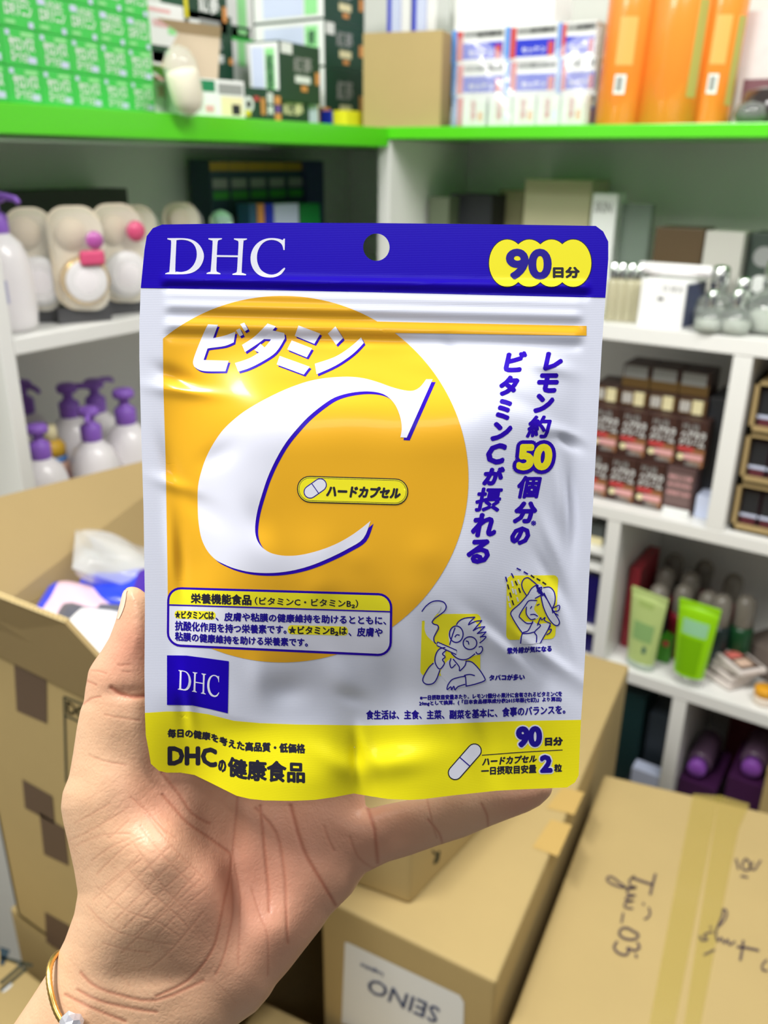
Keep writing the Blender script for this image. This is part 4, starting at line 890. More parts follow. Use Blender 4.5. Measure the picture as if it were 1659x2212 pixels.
b_ = MB(); b_.lathe([(.020, 0), (.022, .004), (.022, .075), (.018, .088), (.010, .094), (.010, .098)], PKW, 24); b_.lathe([(.0115, .097), (.0115, .115), (.010, .117)], mat('cream_cap', (226, 214, 190), .4), 20)
tag(b_.build('bottle', None, (-.585, .66, .987)), 'small white bottle with a cream cap standing at the back of the open carton', 'bottle')
tag(MB().box((0, 0, .181), (.30, .33, .362), mat('packed_goods', (120, 116, 126), .6, var=.3, vscale=14), .01).build('packed_layer', None, (-.615, .58, .6245)), 'grey packed layer of goods filling the lower part of the open carton', 'packed goods')
# ================================================================== goods on the shelves
def cm(name, rgb, rough=.45, **k): return mat(name, rgb, rough, **k)
gGRN = cm('box_green', (66, 200, 84)); gWHT = cm('box_white', (235, 237, 235)); gDGR = cm('box_dark_green', (24, 66, 46)); gLAV = cm('print_lavender', (205, 214, 240)); gPALE = cm('print_pale_green', (150, 225, 150)); gCRM = cm('print_cream', (236, 226, 180))
gORG = cm('print_orange2', (222, 150, 80)); gYEL = cm('box_yellow', (236, 222, 40)); gBLU = cm('box_blue', (30, 48, 196)); gRED = cm('box_red', (196, 70, 70)); gGRY = cm('print_grey', (150, 152, 150)); gSKY = cm('box_sky', (90, 150, 225)); gBLK = cm('box_black', (38, 40, 44)); gPNK = cm('box_pink', (226, 170, 170)); gPUR = cm('print_purple', (110, 70, 150))
CLEAR = cm('clear_plastic', (240, 244, 240), .06, alpha=.22, coat=.6); GLASS = cm('perfume_glass', (235, 240, 236), .04, trans=.85, ior=1.4); CHROME = cm('silver', (225, 228, 225), .16, metal=1)
def pbox(name, label, cat, w, d, h, body, decs=(), group=None, rz=0, loc=(0, 0, 0), side=None, bev=.0012, tilt=0):
    """carton: front at local y=0 (towards -y), x centred, standing on z=0; decs on the front in u,v fractions"""
    m = MB(); m.box((0, d / 2, h / 2), (w, d, h), body, bev)
    e = .0004
    def face(u0, v0, u1, v1, k, mt, f):
        if f == 'F': return [((u0 - .5) * w, -e - k, v0 * h), ((u1 - .5) * w, -e - k, v0 * h), ((u1 - .5) * w, -e - k, v1 * h), ((u0 - .5) * w, -e - k, v1 * h)]
        if f == 'L': return [(-w / 2 - e - k, d * (1 - u0), v0 * h), (-w / 2 - e - k, d * (1 - u1), v0 * h), (-w / 2 - e - k, d * (1 - u1), v1 * h), (-w / 2 - e - k, d * (1 - u0), v1 * h)]
        if f == 'R': return [(w / 2 + e + k, d * u0, v0 * h), (w / 2 + e + k, d * u1, v0 * h), (w / 2 + e + k, d * u1, v1 * h), (w / 2 + e + k, d * u0, v1 * h)]
        return [((u0 - .5) * w, v0 * d, h + e + k), ((u1 - .5) * w, v0 * d, h + e + k), ((u1 - .5) * w, v1 * d, h + e + k), ((u0 - .5) * w, v1 * d, h + e + k)]
    for i, q in enumerate(decs):
        k = i * .00012
        if q[0] == 't':
            _, body_, u0, v0, u1, v1, mt = q[:7]; f = q[7] if len(q) > 7 else 'F'
            P = np.array(face(u0, v0, u1, v1, k, mt, f)); ux = P[1] - P[0]; uy = P[3] - P[0]; W_, H_ = np.linalg.norm(ux), np.linalg.norm(uy)
            decal_text(m, body_, P[0], ux / W_, uy / H_, W_, H_, mt, min(W_, H_) * .03)
        elif q[0] == 'o':
            _, u, v, r, mt = q[:5]; m.add([((u - .5) * w + r * math.cos(a), -e - k, v * h + r * math.sin(a)) for a in np.arange(20) * math.pi / 10], [tuple(range(20))], mt)
        else:
            u0, v0, u1, v1, mt = q[:5]; f = q[5] if len(q) > 5 else 'F'
            m.add(face(u0, v0, u1, v1, k, mt, f), [(0, 1, 2, 3)], mt)
    if tilt: m.xf(Matrix.Rotation(tilt, 4, 'Y'))
    o = m.build(name, None, loc, rz)
    if label: tag(o, label, cat, group)
    return o
ORD = ['first', 'second', 'third', 'fourth', 'fifth', 'sixth', 'seventh', 'eighth']
RZL = math.pi / 2
TOP = 1.5045
# ---- green boxes stacked at the upper left
ys = [.615, .664, .714, .764, .813, .862]                     # column borders along the stack front
rowz = [TOP + k * .0372 for k in range(6)]; GRP = 'green boxes stacked on the left shelf'
wv = .0485
low = [(.12, .80, .24, .94, gLAV), (.55, .80, .92, .92, gPALE), ('t', 'サロンパス', .20, .42, .90, .78, gWHT), ('t', 'ローション', .22, .12, .74, .42, gWHT), (.68, .10, .92, .28, gLAV)]
hig = [(.12, .74, .34, .92, gLAV), ('t', 'いたみに', .36, .66, .88, .90, gWHT), ('t', 'ロキソニン', .16, .32, .92, .66, gWHT), (.12, .10, .40, .20, gPALE), (.78, .04, .92, .20, gLAV)]
pl = pbox('medicine_box', None, None, wv, .09, .0368, gGRN, low); ph = pbox('medicine_box', None, None, wv, .09, .0368, gGRN, hig)
def xstack(y): return -.905 - (y - .615) * .16
for r in range(5):
    for c in range(6):
        src = pl if r < 2 else ph
        o = src if (r, c) in ((0, 0), (2, 0)) else src.copy()
        if o is not src: COL.objects.link(o)
        y = .591 + c * .0497 + .0245 + [0, .001, .003, .002, .004][r]
        o.location = (xstack(y), y, TOP + r * .0372 + .0002); o.rotation_euler.z = RZL + .12
        nm = ['first from the right end', 'second from the right end', 'third from the right end', 'fourth from the right end', 'fifth from the right end', 'at the left end'][5 - c]
        tag(o, f"green medicine box, {['bottom row', 'second row from below', 'third row from below', 'fourth row from below', 'top row'][r]} of the stack, {nm}", 'box', GRP)
# ---- cartons further along the left top shelf
def lbox(name, label, cat, y0, y1, z0, z1, X, d, body, decs=(), group=None, rz=0): return pbox(name, label, cat, y1 - y0, d, z1 - z0, body, decs, group, RZL + rz, (X, (y0 + y1) / 2, z0))
DGG = 'dark green cartons on the upper shelf'
def LX(x, y, X): return onX(x, y, X)
def lpx(name, label, cat, xl, xr, yt, yb, X, d, body, decs=(), group=None, z0=None, rz=0):
    a = onX(xl, (yt + yb) / 2, X); b = onX(xr, (yt + yb) / 2, X); t_ = onX((xl + xr) / 2, yt, X)[2]; u = onX((xl + xr) / 2, yb, X)[2] if z0 is None else z0
    return lbox(name, label, cat, a[1], b[1], u, t_, X, d, body, decs, group, rz)
gf = lambda: [('t', '正官庄', .38, .50, .78, .86, gGRY), ('t', '紅蔘精茶', .38, .26, .80, .48, gWHT), (.44, .12, .68, .22, gORG), (.84, .36, .96, .62, gORG), (.04, .74, .26, .96, gWHT)]
wt = lambda: [(.08, .1, .62, .9, gLAV), (.68, .12, .90, .9, gPALE), ('t', '健康食品', .70, .2, .88, .8, gDGR)]
lpx('medicine_carton', 'white carton face with red print, upper of two behind the green stack', 'carton', 322, 400, 8, 112, -1.00, .07, gDGR, [(.0, .30, .97, 1.0, gWHT), (.0, .84, .6, .9, gPNK), ('t', '第2類医薬品', .1, .6, .5, .72, gPNK), (.5, .5, .72, .62, gPALE), ('t', '漢方', .4, .06, .9, .24, gPALE)], 'white and green cartons behind the green stack', 1.5725)
lpx('medicine_carton', 'white carton with red print, lower of two behind the green stack', 'carton', 330, 404, 112, 246, -1.00, .07, gWHT, [(.02, .55, .5, .62, gPNK), ('t', '漢方薬', .1, .3, .7, .48, gPNK)], 'white and green cartons behind the green stack', TOP)
lpx('health_carton', 'dark green carton with an orange mark, behind the open carton flap', 'carton', 402, 505, 28, 270, -1.07, .05, gDGR, [('t', '紅蔘', .36, .66, .78, .78, gGRY), ('t', '健康茶', .36, .56, .8, .64, gWHT), (.90, .56, .98, .62, gORG), (.02, .80, .32, .92, gWHT)], DGG, TOP)
lpx('health_carton', 'dark green carton at the top edge, above the open carton flap', 'carton', 395, 488, -70, 28, -1.07, .05, gDGR, [('t', '紅蔘', .34, .30, .8, .6, gWHT), (.3, .08, .8, .2, gGRY), (.88, .2, .98, .45, gORG), (.0, .05, .08, .6, gYEL)], DGG, 1.634)
lpx('health_carton', 'narrow white carton end with green print, lower, left of the wide white ones', 'carton', 503, 545, 58, 268, -1.09, .05, gWHT, [(.3, .6, .7, .85, gPALE), (.0, .97, 1, 1, gDGR)], 'white-ended cartons on the upper shelf', TOP)
lpx('health_carton', 'narrow white carton end at the top edge, left of the wide white ones', 'carton', 488, 544, -60, 55, -1.09, .05, gWHT, [(.4, .1, .75, .7, gPALE), (0, 0, 1, .05, gGRN)], 'white-ended cartons on the upper shelf', 1.632)
def rpx(name, label, cat, xl, xr, yt, yb, Y, d, body, decs=(), group=None, z0=None, z1=None, rz=0):
    a = onY(xl, (yt + yb) / 2, Y); b = onY(xr, (yt + yb) / 2, Y); t_ = onY((xl + xr) / 2, yt, Y)[2] if z1 is None else z1; u = onY((xl + xr) / 2, yb, Y)[2] if z0 is None else z0
    return pbox(name, label, cat, b[0] - a[0], d, t_ - u, body, decs, group, rz, ((a[0] + b[0]) / 2, Y, u))
gf2 = [('t', '紅蔘', .34, .58, .78, .82, gWHT), (.36, .36, .74, .5, gGRY), (.44, .22, .66, .32, gORG), (.84, .4, .98, .62, gORG)]
YS = 1.40; q0 = onY(549, 40, YS); q1 = onY(699, 40, YS); yd = onX(786, 40, q1[0])[1] - YS; za, zb2 = onY(625, 150, YS)[2], onY(625, 49, YS)[2]
for k, (z0, z1, lab) in enumerate(((zb2 + .0005, 2 * zb2 - za, 'white-fronted carton with a dark green side, top of the corner stack'), (za + .0005, zb2, 'white-fronted carton with a dark green side and sticker, middle of the corner stack'), (TOP, za, 'dark green sided carton at the bottom of the corner stack'))):
    pbox('health_carton', lab, 'carton', q1[0] - q0[0], yd, z1 - z0, gWHT, [(.0, .0, 1, .05, gDGR), (.14, .12, .72, .9, gLAV), (.74, .12, .92, .9, gPALE), ('t', '健', .78, .5, .88, .8, gDGR), (0, 0, 1, 1, gDGR, 'R'), ('t', '紅蔘', .3, .5, .7, .82, gGRY, 'R'), (.36, .26, .66, .42, gCRM, 'R'), (.45, .12, .6, .22, gORG, 'R'), (.86, .34, .97, .6, gORG, 'R')] + ([(.03, .72, .24, .97, gWHT, 'R')] if k == 1 else []), DGG, 0, ((q0[0] + q1[0]) / 2, YS, z0))
# tilted carton in front: white side and dark green face
o = lpx('health_carton', 'tilted dark green carton with a white end and corner sticker, in the middle', 'carton', 600, 695, 95, 200, -.985, .060, gDGR, [('t', '紅蔘', .34, .52, .78, .78, gGRY), (.36, .34, .74, .46, gWHT), (.5, .2, .66, .3, gORG), (.86, .34, .97, .56, gORG)] + [(.03, .80, .30, .98, gWHT), (.02, .03, .98, .97, gWHT, 'L'), (.55, .16, .86, .88, gPALE, 'L'), ('t', '健康', .58, .2, .82, .8, gDGR, 'L'), (.1, .1, .5, .9, gLAV, 'L')], DGG, 1.538, .06)
lpx('health_carton', 'dark green carton lying upside down beneath the tilted one', 'carton', 598, 668, 200, 272, -.99, .06, gDGR, [('t', '紅蔘', .2, .3, .8, .7, gCRM)], DGG, TOP)
lpx('supplement_box', 'small dark green box with a white ring, standing beside the open carton', 'box', 521, 560, 188, 284, -.945, .045, gDGR, [('o', .42, .48, .011, gWHT), ('o', .42, .48, .0055, gBLK), (.1, .12, .5, .3, gYEL), (.7, .6, 1, .74, gRED)], 'small boxes at the shelf edge', TOP)
lpx('supplement_box', 'small multicoloured box with white lettering, right of the white ring box', 'box', 561, 606, 192, 280, -.955, .045, gDGR, [('t', '健', .35, .55, .65, .9, gWHT), ('t', '美', .35, .2, .65, .5, gWHT), (.05, .2, .25, .7, gORG), (.7, .55, 1, .8, gORG), (.72, .3, 1, .52, gPUR), (.7, .05, 1, .28, gORG)], 'small boxes at the shelf edge', TOP)
lpx('supplement_box', 'slim pale blue box standing in the dark gap near the corner', 'box', 668, 688, 222, 272, -1.0, .02, gLAV, [], 'small boxes at the shelf edge', TOP)
lpx('supplement_box', 'slim tan and dark box between the pale blue and the blue boxes', 'box', 690, 714, 232, 270, -1.02, .02, gORG, [(0, 0, .3, 1, gBLK)], 'small boxes at the shelf edge', TOP)
lpx('supplement_box', 'small bright blue box near the corner', 'box', 715, 746, 240, 268, -1.0, .03, gBLU, [], 'small boxes at the shelf edge', TOP)
lpx('supplement_box', 'small yellow box near the corner, left of the kraft box', 'box', 748, 794, 240, 266, -.97, .03, gYEL, [], 'small boxes at the shelf edge', TOP)
lpx('supplement_box', 'small red, purple and yellow box leaning behind the tilted carton', 'box', 690, 716, 135, 270, -1.06, .03, gYEL, [(0, .6, .8, .8, gBLU), (0, .4, .7, .6, gRED), (0, .2, .6, .4, gPUR)], 'small boxes at the shelf edge', TOP)
# open carton with beige inner flaps
a = onX(424, 225, -.925); b = onX(520, 225, -.925); h_ = onX(470, 172, -.925)[2] - TOP
oc2 = thing('opened_box', 'opened white product box with raised beige flaps on the upper shelf', 'box', (-.925, (a[1] + b[1]) / 2, TOP + .0003), RZL - .2)
w_ = b[1] - a[1]; gBEI = cm('card_inside', (208, 190, 164), .8)
m = MB(); t = .0012
for c_, d_ in (((0, t / 2, h_ / 2), (w_, t, h_)), ((0, .065 - t / 2, h_ / 2), (w_, t, h_)), ((-w_ / 2 + t / 2, .0325, h_ / 2), (t, .065, h_)), ((w_ / 2 - t / 2, .0325, h_ / 2), (t, .065, h_)), ((0, .0325, t / 2), (w_, .065, t))): m.box(c_, d_, gWHT)
f_ = lambda u0, v0, u1, v1, mt, k=1: m.add([((u0 - .5) * w_, -.0003 * k, v0 * h_), ((u1 - .5) * w_, -.0003 * k, v0 * h_), ((u1 - .5) * w_, -.0003 * k, v1 * h_), ((u0 - .5) * w_, -.0003 * k, v1 * h_)], [(0, 1, 2, 3)], mt)
f_(.0, .66, .44, .96, cm('label_green', (30, 130, 84))); f_(.05, .1, .44, .6, gWHT); f_(.5, .62, .96, .9, gGRY); f_(.54, .05, .96, .56, gCRM); f_(.74, .08, .9, .36, gBLK, 2); f_(.24, .12, .40, .30, gPNK, 2)
m.build('box_body', oc2)
MB().hexa([(-w_ / 2, .064, h_), (w_ / 2, .064, h_), (w_ / 2, .0652, h_), (-w_ / 2, .0652, h_)], [(-w_ / 2 - .008, .074, h_ + .062), (w_ / 2 + .016, .074, h_ + .062), (w_ / 2 + .016, .0755, h_ + .062), (-w_ / 2 - .008, .0755, h_ + .062)], gBEI).build('flap', oc2)
MB().hexa([(-w_ / 2 - .008, .0735, h_ + .0622), (w_ / 2 + .016, .0735, h_ + .0622), (w_ / 2 + .016, .075, h_ + .0622), (-w_ / 2 - .008, .075, h_ + .0622)], [(-w_ / 2 - .006, .066, h_ + .076), (w_ / 2 + .014, .066, h_ + .076), (w_ / 2 + .014, .0675, h_ + .076), (-w_ / 2 - .006, .0675, h_ + .076)], cm('card_inside_dark', (186, 160, 126), .8)).build('tuck_flap', oc2)
MB().hexa([(-w_ / 2, .002, h_), (-w_ / 2, .062, h_), (-w_ / 2 - .0012, .062, h_), (-w_ / 2 - .0012, .002, h_)], [(-w_ / 2 - .040, .008, h_ + .012), (-w_ / 2 - .040, .056, h_ + .018), (-w_ / 2 - .041, .056, h_ + .017), (-w_ / 2 - .041, .008, h_ + .011)], gBEI).build('flap', oc2)
# leaning bag of cotton pads
cb = thing('cotton_bag', 'clear rounded bag of cream cotton pads leaning over the shelf edge', 'bag', (-.882, .888, TOP + .001), RZL)
R_ = Matrix.Rotation(-.26, 4, 'Y')
pr = [(.004, -.006), (.016, 0), (.021, .012), (.0225, .035), (.021, .058), (.015, .072), (.004, .078)]
MB().lathe(pr, CLEAR, 24).xf(R_).build('film', cb); MB().lathe([(.004, -.002), (.015, .004), (.0195, .016), (.0205, .044), (.018, .050), (.004, .052)], cm('cotton', (232, 224, 200), .9), 24).xf(R_).build('cotton_pads', cb)
# ---- right-hand top shelf
rpx('cardboard_box', 'plain kraft cardboard box standing on the green shelf in the corner', 'cardboard box', 793, 945, 68, 262, 1.405, .13, KRAFT, [], None, TOP, None, .22)
BW = 'white and blue cartons on the upper shelf'
for i, (xl, xr) in enumerate(((835, 884), (888, 940))):
    rpx('soap_carton', f"{['left', 'right'][i]} white and blue carton standing behind the kraft box", 'carton', xl, xr, -60, 262, 1.56, .05, gWHT, [(.02, .55, .62, 1, gBLU), (.2, .6, .6, .85, gLAV)], 'white and blue cartons behind the kraft box', TOP)
cols = [(978, 1092), (1094, 1206), (1208, 1290)]
for c, (xl, xr) in enumerate(cols):
    for r, (yt, yb) in enumerate(((12, 88), (88, 164), (164, 214))):
        z1 = TOP + [.1545, .1030, .0515][r]; z0 = z1 - .0510
        rpx('detergent_carton', f"blue, white and red carton, {['top', 'middle', 'bottom'][r]} of the {['left', 'middle', 'right'][c]} column beside the orange tubes", 'carton', xl, xr, yt, yb, 1.475, .09, gWHT, [(.22, .10, .98, .60, gBLU), (.0, 0, .10, 1, gSKY), (.10, .06, .22, .96, gRED), ('t', 'セッケン', .34, .2, .8, .38, gWHT), (.24, .74, .98, .94, gGRY), ('t', '自然素材', .5, .76, .95, .92, gBLK), (.84, .1, .95, .5, gRED)], 'wrapped cartons beside the orange tubes', z0, z1)
for i, xl in enumerate((1000, 1056, 1108, 1160, 1212)):
    rpx('small_carton', f"small pale carton with red lettering, {ORD[i]} from the left in the front row", 'carton', xl, xl + 48, 200, 262, 1.425, .035, cm('pale_carton', (226, 232, 224)), [('t', 'いいい', .35, .12, .6, .9, gRED), (.7, .2, .9, .5, gLAV if i % 2 else gORG)], 'small cartons under the film', TOP, TOP + .047)
rpx('white_carton', 'flat white carton lying on top of the wrapped columns', 'carton', 985, 1200, -60, 8, 1.48, .08, gWHT, [], None, TOP + .1548)
# crinkled film in front
def filmsheet():
    N, M_ = 26, 16; v = []; f = []; rs = np.random.RandomState(3)
    ax = onY(972, 260, 1.41)[0]; bx = onY(1268, 260, 1.41)[0]
    for i in range(N + 1):
        for j in range(M_ + 1):
            u, q = i / N, j / M_; z = TOP + .001 + .138 * q * (.82 + .18 * math.sin(7 * u + 1)); y = 1.408 + .02 * q + .006 * math.sin(11 * u + 4 * q) * q + rs.uniform(-.0022, .0022)
            v.append((ax + (bx - ax) * u, y, z))
    for i in range(N):
        for j in range(M_): a = i * (M_ + 1) + j; f.append((a, a + M_ + 1, a + M_ + 2, a + 1))
    o = MB().add(v, f, cm('wrap_film', (245, 248, 250), .08, alpha=.16, coat=1.0), True).build('plastic_wrap'); md = o.modifiers.new('thickness', 'SOLIDIFY'); md.thickness = .0004
    return tag(o, 'crinkled clear plastic film hanging in front of the blue and white cartons', 'film')
filmsheet()
TORG = cm('tube_orange', (246, 140, 52), .22, coat=.4); TOLV = cm('tube_olive', (176, 166, 84), .4)
for i, (xb, xt, r, Y, dec) in enumerate(((1318, 1336, 46, 1.43, 1), (1418, 1452, 56, 1.435, 2), (1516, 1542, 40, 1.48, 1))):
    c_ = onY(xb, 262, Y); rad = r * 1.5 / 1850; Hh = .24
    m = MB(); m.lathe([(rad * .92, 0), (rad, .003), (rad, Hh), (rad * .95, Hh + .003), (.004, Hh + .004)], TORG, 36)
    def lab(a0, a1, z0, z1, mt, k=.0003): 
        n = 10; A = [math.radians(a0 + (a1 - a0) * q / n) for q in range(n + 1)]; v = [((rad + k) * math.cos(a), (rad + k) * math.sin(a), z) for z in (z0, z1) for a in A]
        m.add(v, [(q, q + 1, n + 2 + q, n + 1 + q) for q in range(n)], mt, True)
    if dec == 1: lab(-92, -66, .045, .072, gWHT); lab(-88, -72, .049, .069, gGRY, .0005); lab(-96, -55, .085, .15, cm('tube_print', (250, 170, 90), .35)); 
    if dec == 2: lab(-42, -18, .04, .17, TOLV)
    if i == 2: lab(-38, -8, .03, .15, TOLV)
    o = m.build('orange_tube', None, (c_[0], Y + rad, TOP)); o.rotation_euler = (0, .03, 0)
    tag(o, ['leftmost tall orange tube with a small barcode label', 'middle and thickest tall orange tube with an olive strip', 'rightmost tall orange tube, barcode label and olive strip, half behind the middle one'][i], 'tube', 'orange tubes')
c_ = onY(1585, -6, 1.47); m = MB().lathe([(.002, 0), (.022, .001), (.025, .005), (.024, .012), (.002, .014)], cm('yellow_lid', (206, 196, 92), .4), 28); 
tag(m.build('lid', None, (c_[0] + .022, 1.52, TOP + .2445)), 'round yellow-green lid resting on top of the rightmost orange tube', 'lid')
gl = thing('glass_jar', 'dark glossy jar with a clear glass lid under film at the right end', 'jar', tuple(onY(1640, 262, 1.44) * np.array([1, 1, 0]) + np.array([0, .03, TOP])))
MB().lathe([(.03, 0), (.036, .004), (.038, .02), (.03, .045), (.012, .05)], cm('dark_gloss', (52, 46, 44), .1, coat=.6), 30).build('jar_body', gl); MB().lathe([(.0, .0), (.018, .002), (.023, .012), (.018, .026), (.004, .03)], GLASS, 24, (-.012, -.040, 0)).build('glass_lid', gl)
rpx('wrapped_bundle', 'greyish pink bundle wrapped in clear film at the right end of the top shelf', 'bundle', 1598, 1740, 20, 262, 1.54, .10, cm('bundle', (214, 204, 204), .35, var=.12, vscale=40), [(.1, .2, .9, .42, cm('bundle_dark', (120, 80, 88), .3))], None, TOP, None)
# ---- second shelf, left unit
S2 = 1.2555
PLV = cm('pump_purple', (146, 100, 204), .35); MILK = cm('milky_plastic', (238, 234, 236), .28, coat=.2); LNV = cm('label_navy', (44, 44, 130), .5)
def pump_bottle(name, label, loc, s=1.0, rz=0, group=None, sqz=1.0, spout=True):
    r = thing(name, label, 'bottle', loc, rz, group)
    m = MB(); m.lathe([(.026 * s, 0), (.031 * s, .004 * s), (.0325 * s, .02 * s), (.0325 * s, .06 * s), (.030 * s, .082 * s), (.024 * s, .098 * s), (.014 * s, .108 * s), (.010 * s, .111 * s)], MILK, 32, sy=sqz)
    n = 12
    for z0, z1, mt, a0, a1, k in ((.012, .030, LNV, -110, -62, .0004), (.034, .06, cm('label_lilac', (190, 190, 216), .5), -112, -52, .0004)):
        A = [math.radians(a0 + (a1 - a0) * q / n) for q in range(n + 1)]; v = [((.0325 * s + k) * math.cos(a), (.0325 * s * sqz + k) * math.sin(a), z * s) for z in (z0, z1) for a in A]; m.add(v, [(q, q + 1, n + 2 + q, n + 1 + q) for q in range(n)], mt, True)
    m.build('bottle_body', r)
    p = MB(); p.lathe([(.0125 * s, .109 * s), (.0135 * s, .111 * s), (.0135 * s, .128 * s), (.010 * s, .131 * s), (.0065 * s, .133 * s), (.0065 * s, .141 * s), (.0125 * s, .143 * s), (.0135 * s, .146 * s), (.0135 * s, .151 * s), (.010 * s, .154 * s)], PLV, 24)
    if spout: p.tube([(0, 0, .149 * s), (.018 * s, -.004 * s, .1495 * s), (.034 * s, -.008 * s, .147 * s), (.038 * s, -.009 * s, .143 * s)], [.0045 * s, .004 * s, .0035 * s, .003 * s], PLV, 10)
    p.build('pump_head', r); return r
pump_bottle('lotion_bottle', 'white lotion bottle with a violet pump, standing at the left end of the second shelf', (-.955, .632, S2), 1.02, .4)
BLG = 'blister-packed powder compacts on the second shelf'
gCARD = cm('blister_card', (228, 216, 192), .5); gGLD = cm('compact_gold', (222, 184, 110), .25, metal=.6); gPUFF = cm('puff', (226, 206, 178), .6); gPINKC = cm('charm_pink', (214, 84, 124), .3); gMAG = cm('charm_magenta', (176, 84, 160), .3, coat=.4)
def blister(label, loc, rz, W_=.062, H_=.102, kind=0):
    r = thing('compact_pack', label, 'cosmetic pack', loc, rz, BLG)
    m = MB(); q = rrect([(-W_ / 2, H_), (W_ / 2, H_), (W_ / 2, .012), (-W_ / 2, .018)], .024, 6); N = len(q)
    for y_, fl in ((.0, 1), (.0016, 0)): m.add([(p[0], y_ + (.1 - p[1]) * -.06, p[1]) for p in q], [tuple(range(N)) if fl else tuple(range(N))[::-1]], gCARD)
    m.box((0, .008, .0095), (W_, .022, .019), cm('pack_base', (84, 84, 86), .4)); m.build('card', r)
    Rc = Matrix.Translation((.003, -.001, .052)) @ Matrix.Rotation(math.pi / 2, 4, 'X') @ Matrix.Scale(1.22, 4)
    MB().lathe([(.001, 0), (.022, .0005), (.0245, .003), (.0245, .010), (.022, .013)], gGLD if kind == 0 else MILK, 32).xf(Rc).build('compact_rim', r)
    MB().lathe([(.0205, .0125), (.021, .0138), (.019, .0146), (.001, .015)], MILK, 32).xf(Rc).build('compact_lid', r)
    Rp = Matrix.Translation((-.006, .0, .108)) @ Matrix.Rotation(math.pi / 2, 4, 'X'); MB().lathe([(.001, .0), (.017, .0005), (.018, .003), (.017, .006), (.001, .0075)], gPUFF, 28).xf(Rp).build('puff', r)
    if kind < 2:
        bm = bmesh.new(); bmesh.ops.create_uvsphere(bm, u_segments=16, v_segments=10, radius=.0135 if kind else .0115)
        for v_ in bm.verts: v_.co = Vector((v_.co.x, v_.co.y * .6 - .012, v_.co.z + (.106 if kind else .100))) + Vector((.018, -.004, 0))
        MB().bm(bm, gPINKC if kind else gMAG, True).build('charm', r)
        if kind == 0: MB().box((.012, -.021, .080), (.030, .006, .018), gPINKC, .004).build('charm', r)
    g = rrect([(-W_ / 2 + .002, H_ - .002), (W_ / 2 - .002, H_ - .002), (W_ / 2 - .002, .014), (-W_ / 2 + .002, .020)], .022, 6); v = [(p[0], .0005 + (.1 - p[1]) * -.06, p[1]) for p in g] + [(p[0] * .94, -.019, .012 + (p[1] - .012) * .95) for p in g]; n = len(g)
    MB().add(v, [(i, (i + 1) % n, n + (i + 1) % n, n + i) for i in range(n)] + [tuple(range(n, 2 * n))], CLEAR).build('blister', r)
    return r
blister('clear compact pack with gold-rimmed white compact and magenta charm, front of the left shelf', (-.925, .718, S2), RZL - .42, .066, .140, 0)
blister('compact pack with a white round compact and pink ball charm, beside the pouch corner', (-.935, .792, S2), RZL - .30, .066, .140, 1)
blister('compact pack turned edge-on behind the gold-rimmed one, nearest the pump bottle', (-.965, .683, S2), RZL - .62, .058, .138, 2)
blister('compact pack deep on the shelf, right behind the pink ball charm', (-1.02, .90, S2), RZL - .3, .062, .132, 2)
blister('compact pack farthest back, next to the sparkling ball', (-1.03, 1.00, S2), RZL - .3, .062, .132, 2)
bm = bmesh.new(); bmesh.ops.create_icosphere(bm, subdivisions=2, radius=.018); o = MB().bm(bm, cm('iridescent', (190, 235, 210), .12, metal=.6)).build('glitter_ball', None, (-.965, 1.02, S2 + .105))
tag(o, 'sparkling pale green ball on a stand, behind the top edge of the pouch', 'ornament'); MB().lathe([(.014, -.105), (.014, -.102), (.003, -.099), (.003, -.016)], gBLK, 16).build('stand', o)
pbox('dark_carton', 'long dark grey carton lying behind the compact packs', 'carton', .26, .05, .150, cm('carton_charcoal', (62, 66, 60), .6), [], None, RZL, (-1.135, .86, S2))
# boxes at the back of the corner compartment
RB = 'dark medicine boxes at the back of the corner'
for i in range(5):
    ya_ = onX(455 + i * 41, 400, -1.13)[1]; yb_ = onX(495 + i * 41, 400, -1.13)[1]
    lbox('medicine_box', f"dark blue-green box with a yellow top band, {ORD[i]} from the left at the corner back", 'box', ya_, yb_, S2 + .0622, 1.449, -1.13, .05, cm('deep_teal', (40, 64, 78)), [(0, .86, 1, .97, cm('band_ochre', (170, 136, 40))), (.1, .64, .9, .76, gGRY), (.1, .5, .95, .6, cm('band_green', (60, 150, 60))), ('o', .45, .25, .012, cm('brown_fruit', (110, 74, 62)))], RB)
ya_ = onX(661, 400, -1.12)[1]; yb_ = onX(700, 400, -1.12)[1]; lbox('medicine_box', 'plain dark blue carton right of the yellow-banded boxes', 'box', ya_, yb_, S2, 1.449, -1.12, .06, cm('deep_blue', (54, 62, 100)), [])
lbox('support_carton', 'dark carton carrying the yellow-banded boxes at the back of the corner', 'carton', onX(455, 440, -1.12)[1], onX(658, 440, -1.12)[1], S2, S2 + .0617, -1.125, .06, cm('deep_teal', (40, 64, 78)))
for i, (xl, xr, mt, nm) in enumerate(((540, 556, cm('teal', (40, 90, 120)), 'teal'), (558, 572, gORG, 'ochre'), (575, 592, gBLU, 'blue'), (594, 646, gLAV, 'wide pale lilac'), (650, 692, cm('mid_green', (30, 130, 60)), 'green'))):
    lpx('small_box', f'{nm} small box in the row just above the pouch edge, in the corner', 'box', xl, xr, 440, 520, -1.07, .03, mt, [], 'small boxes in the corner row', S2)
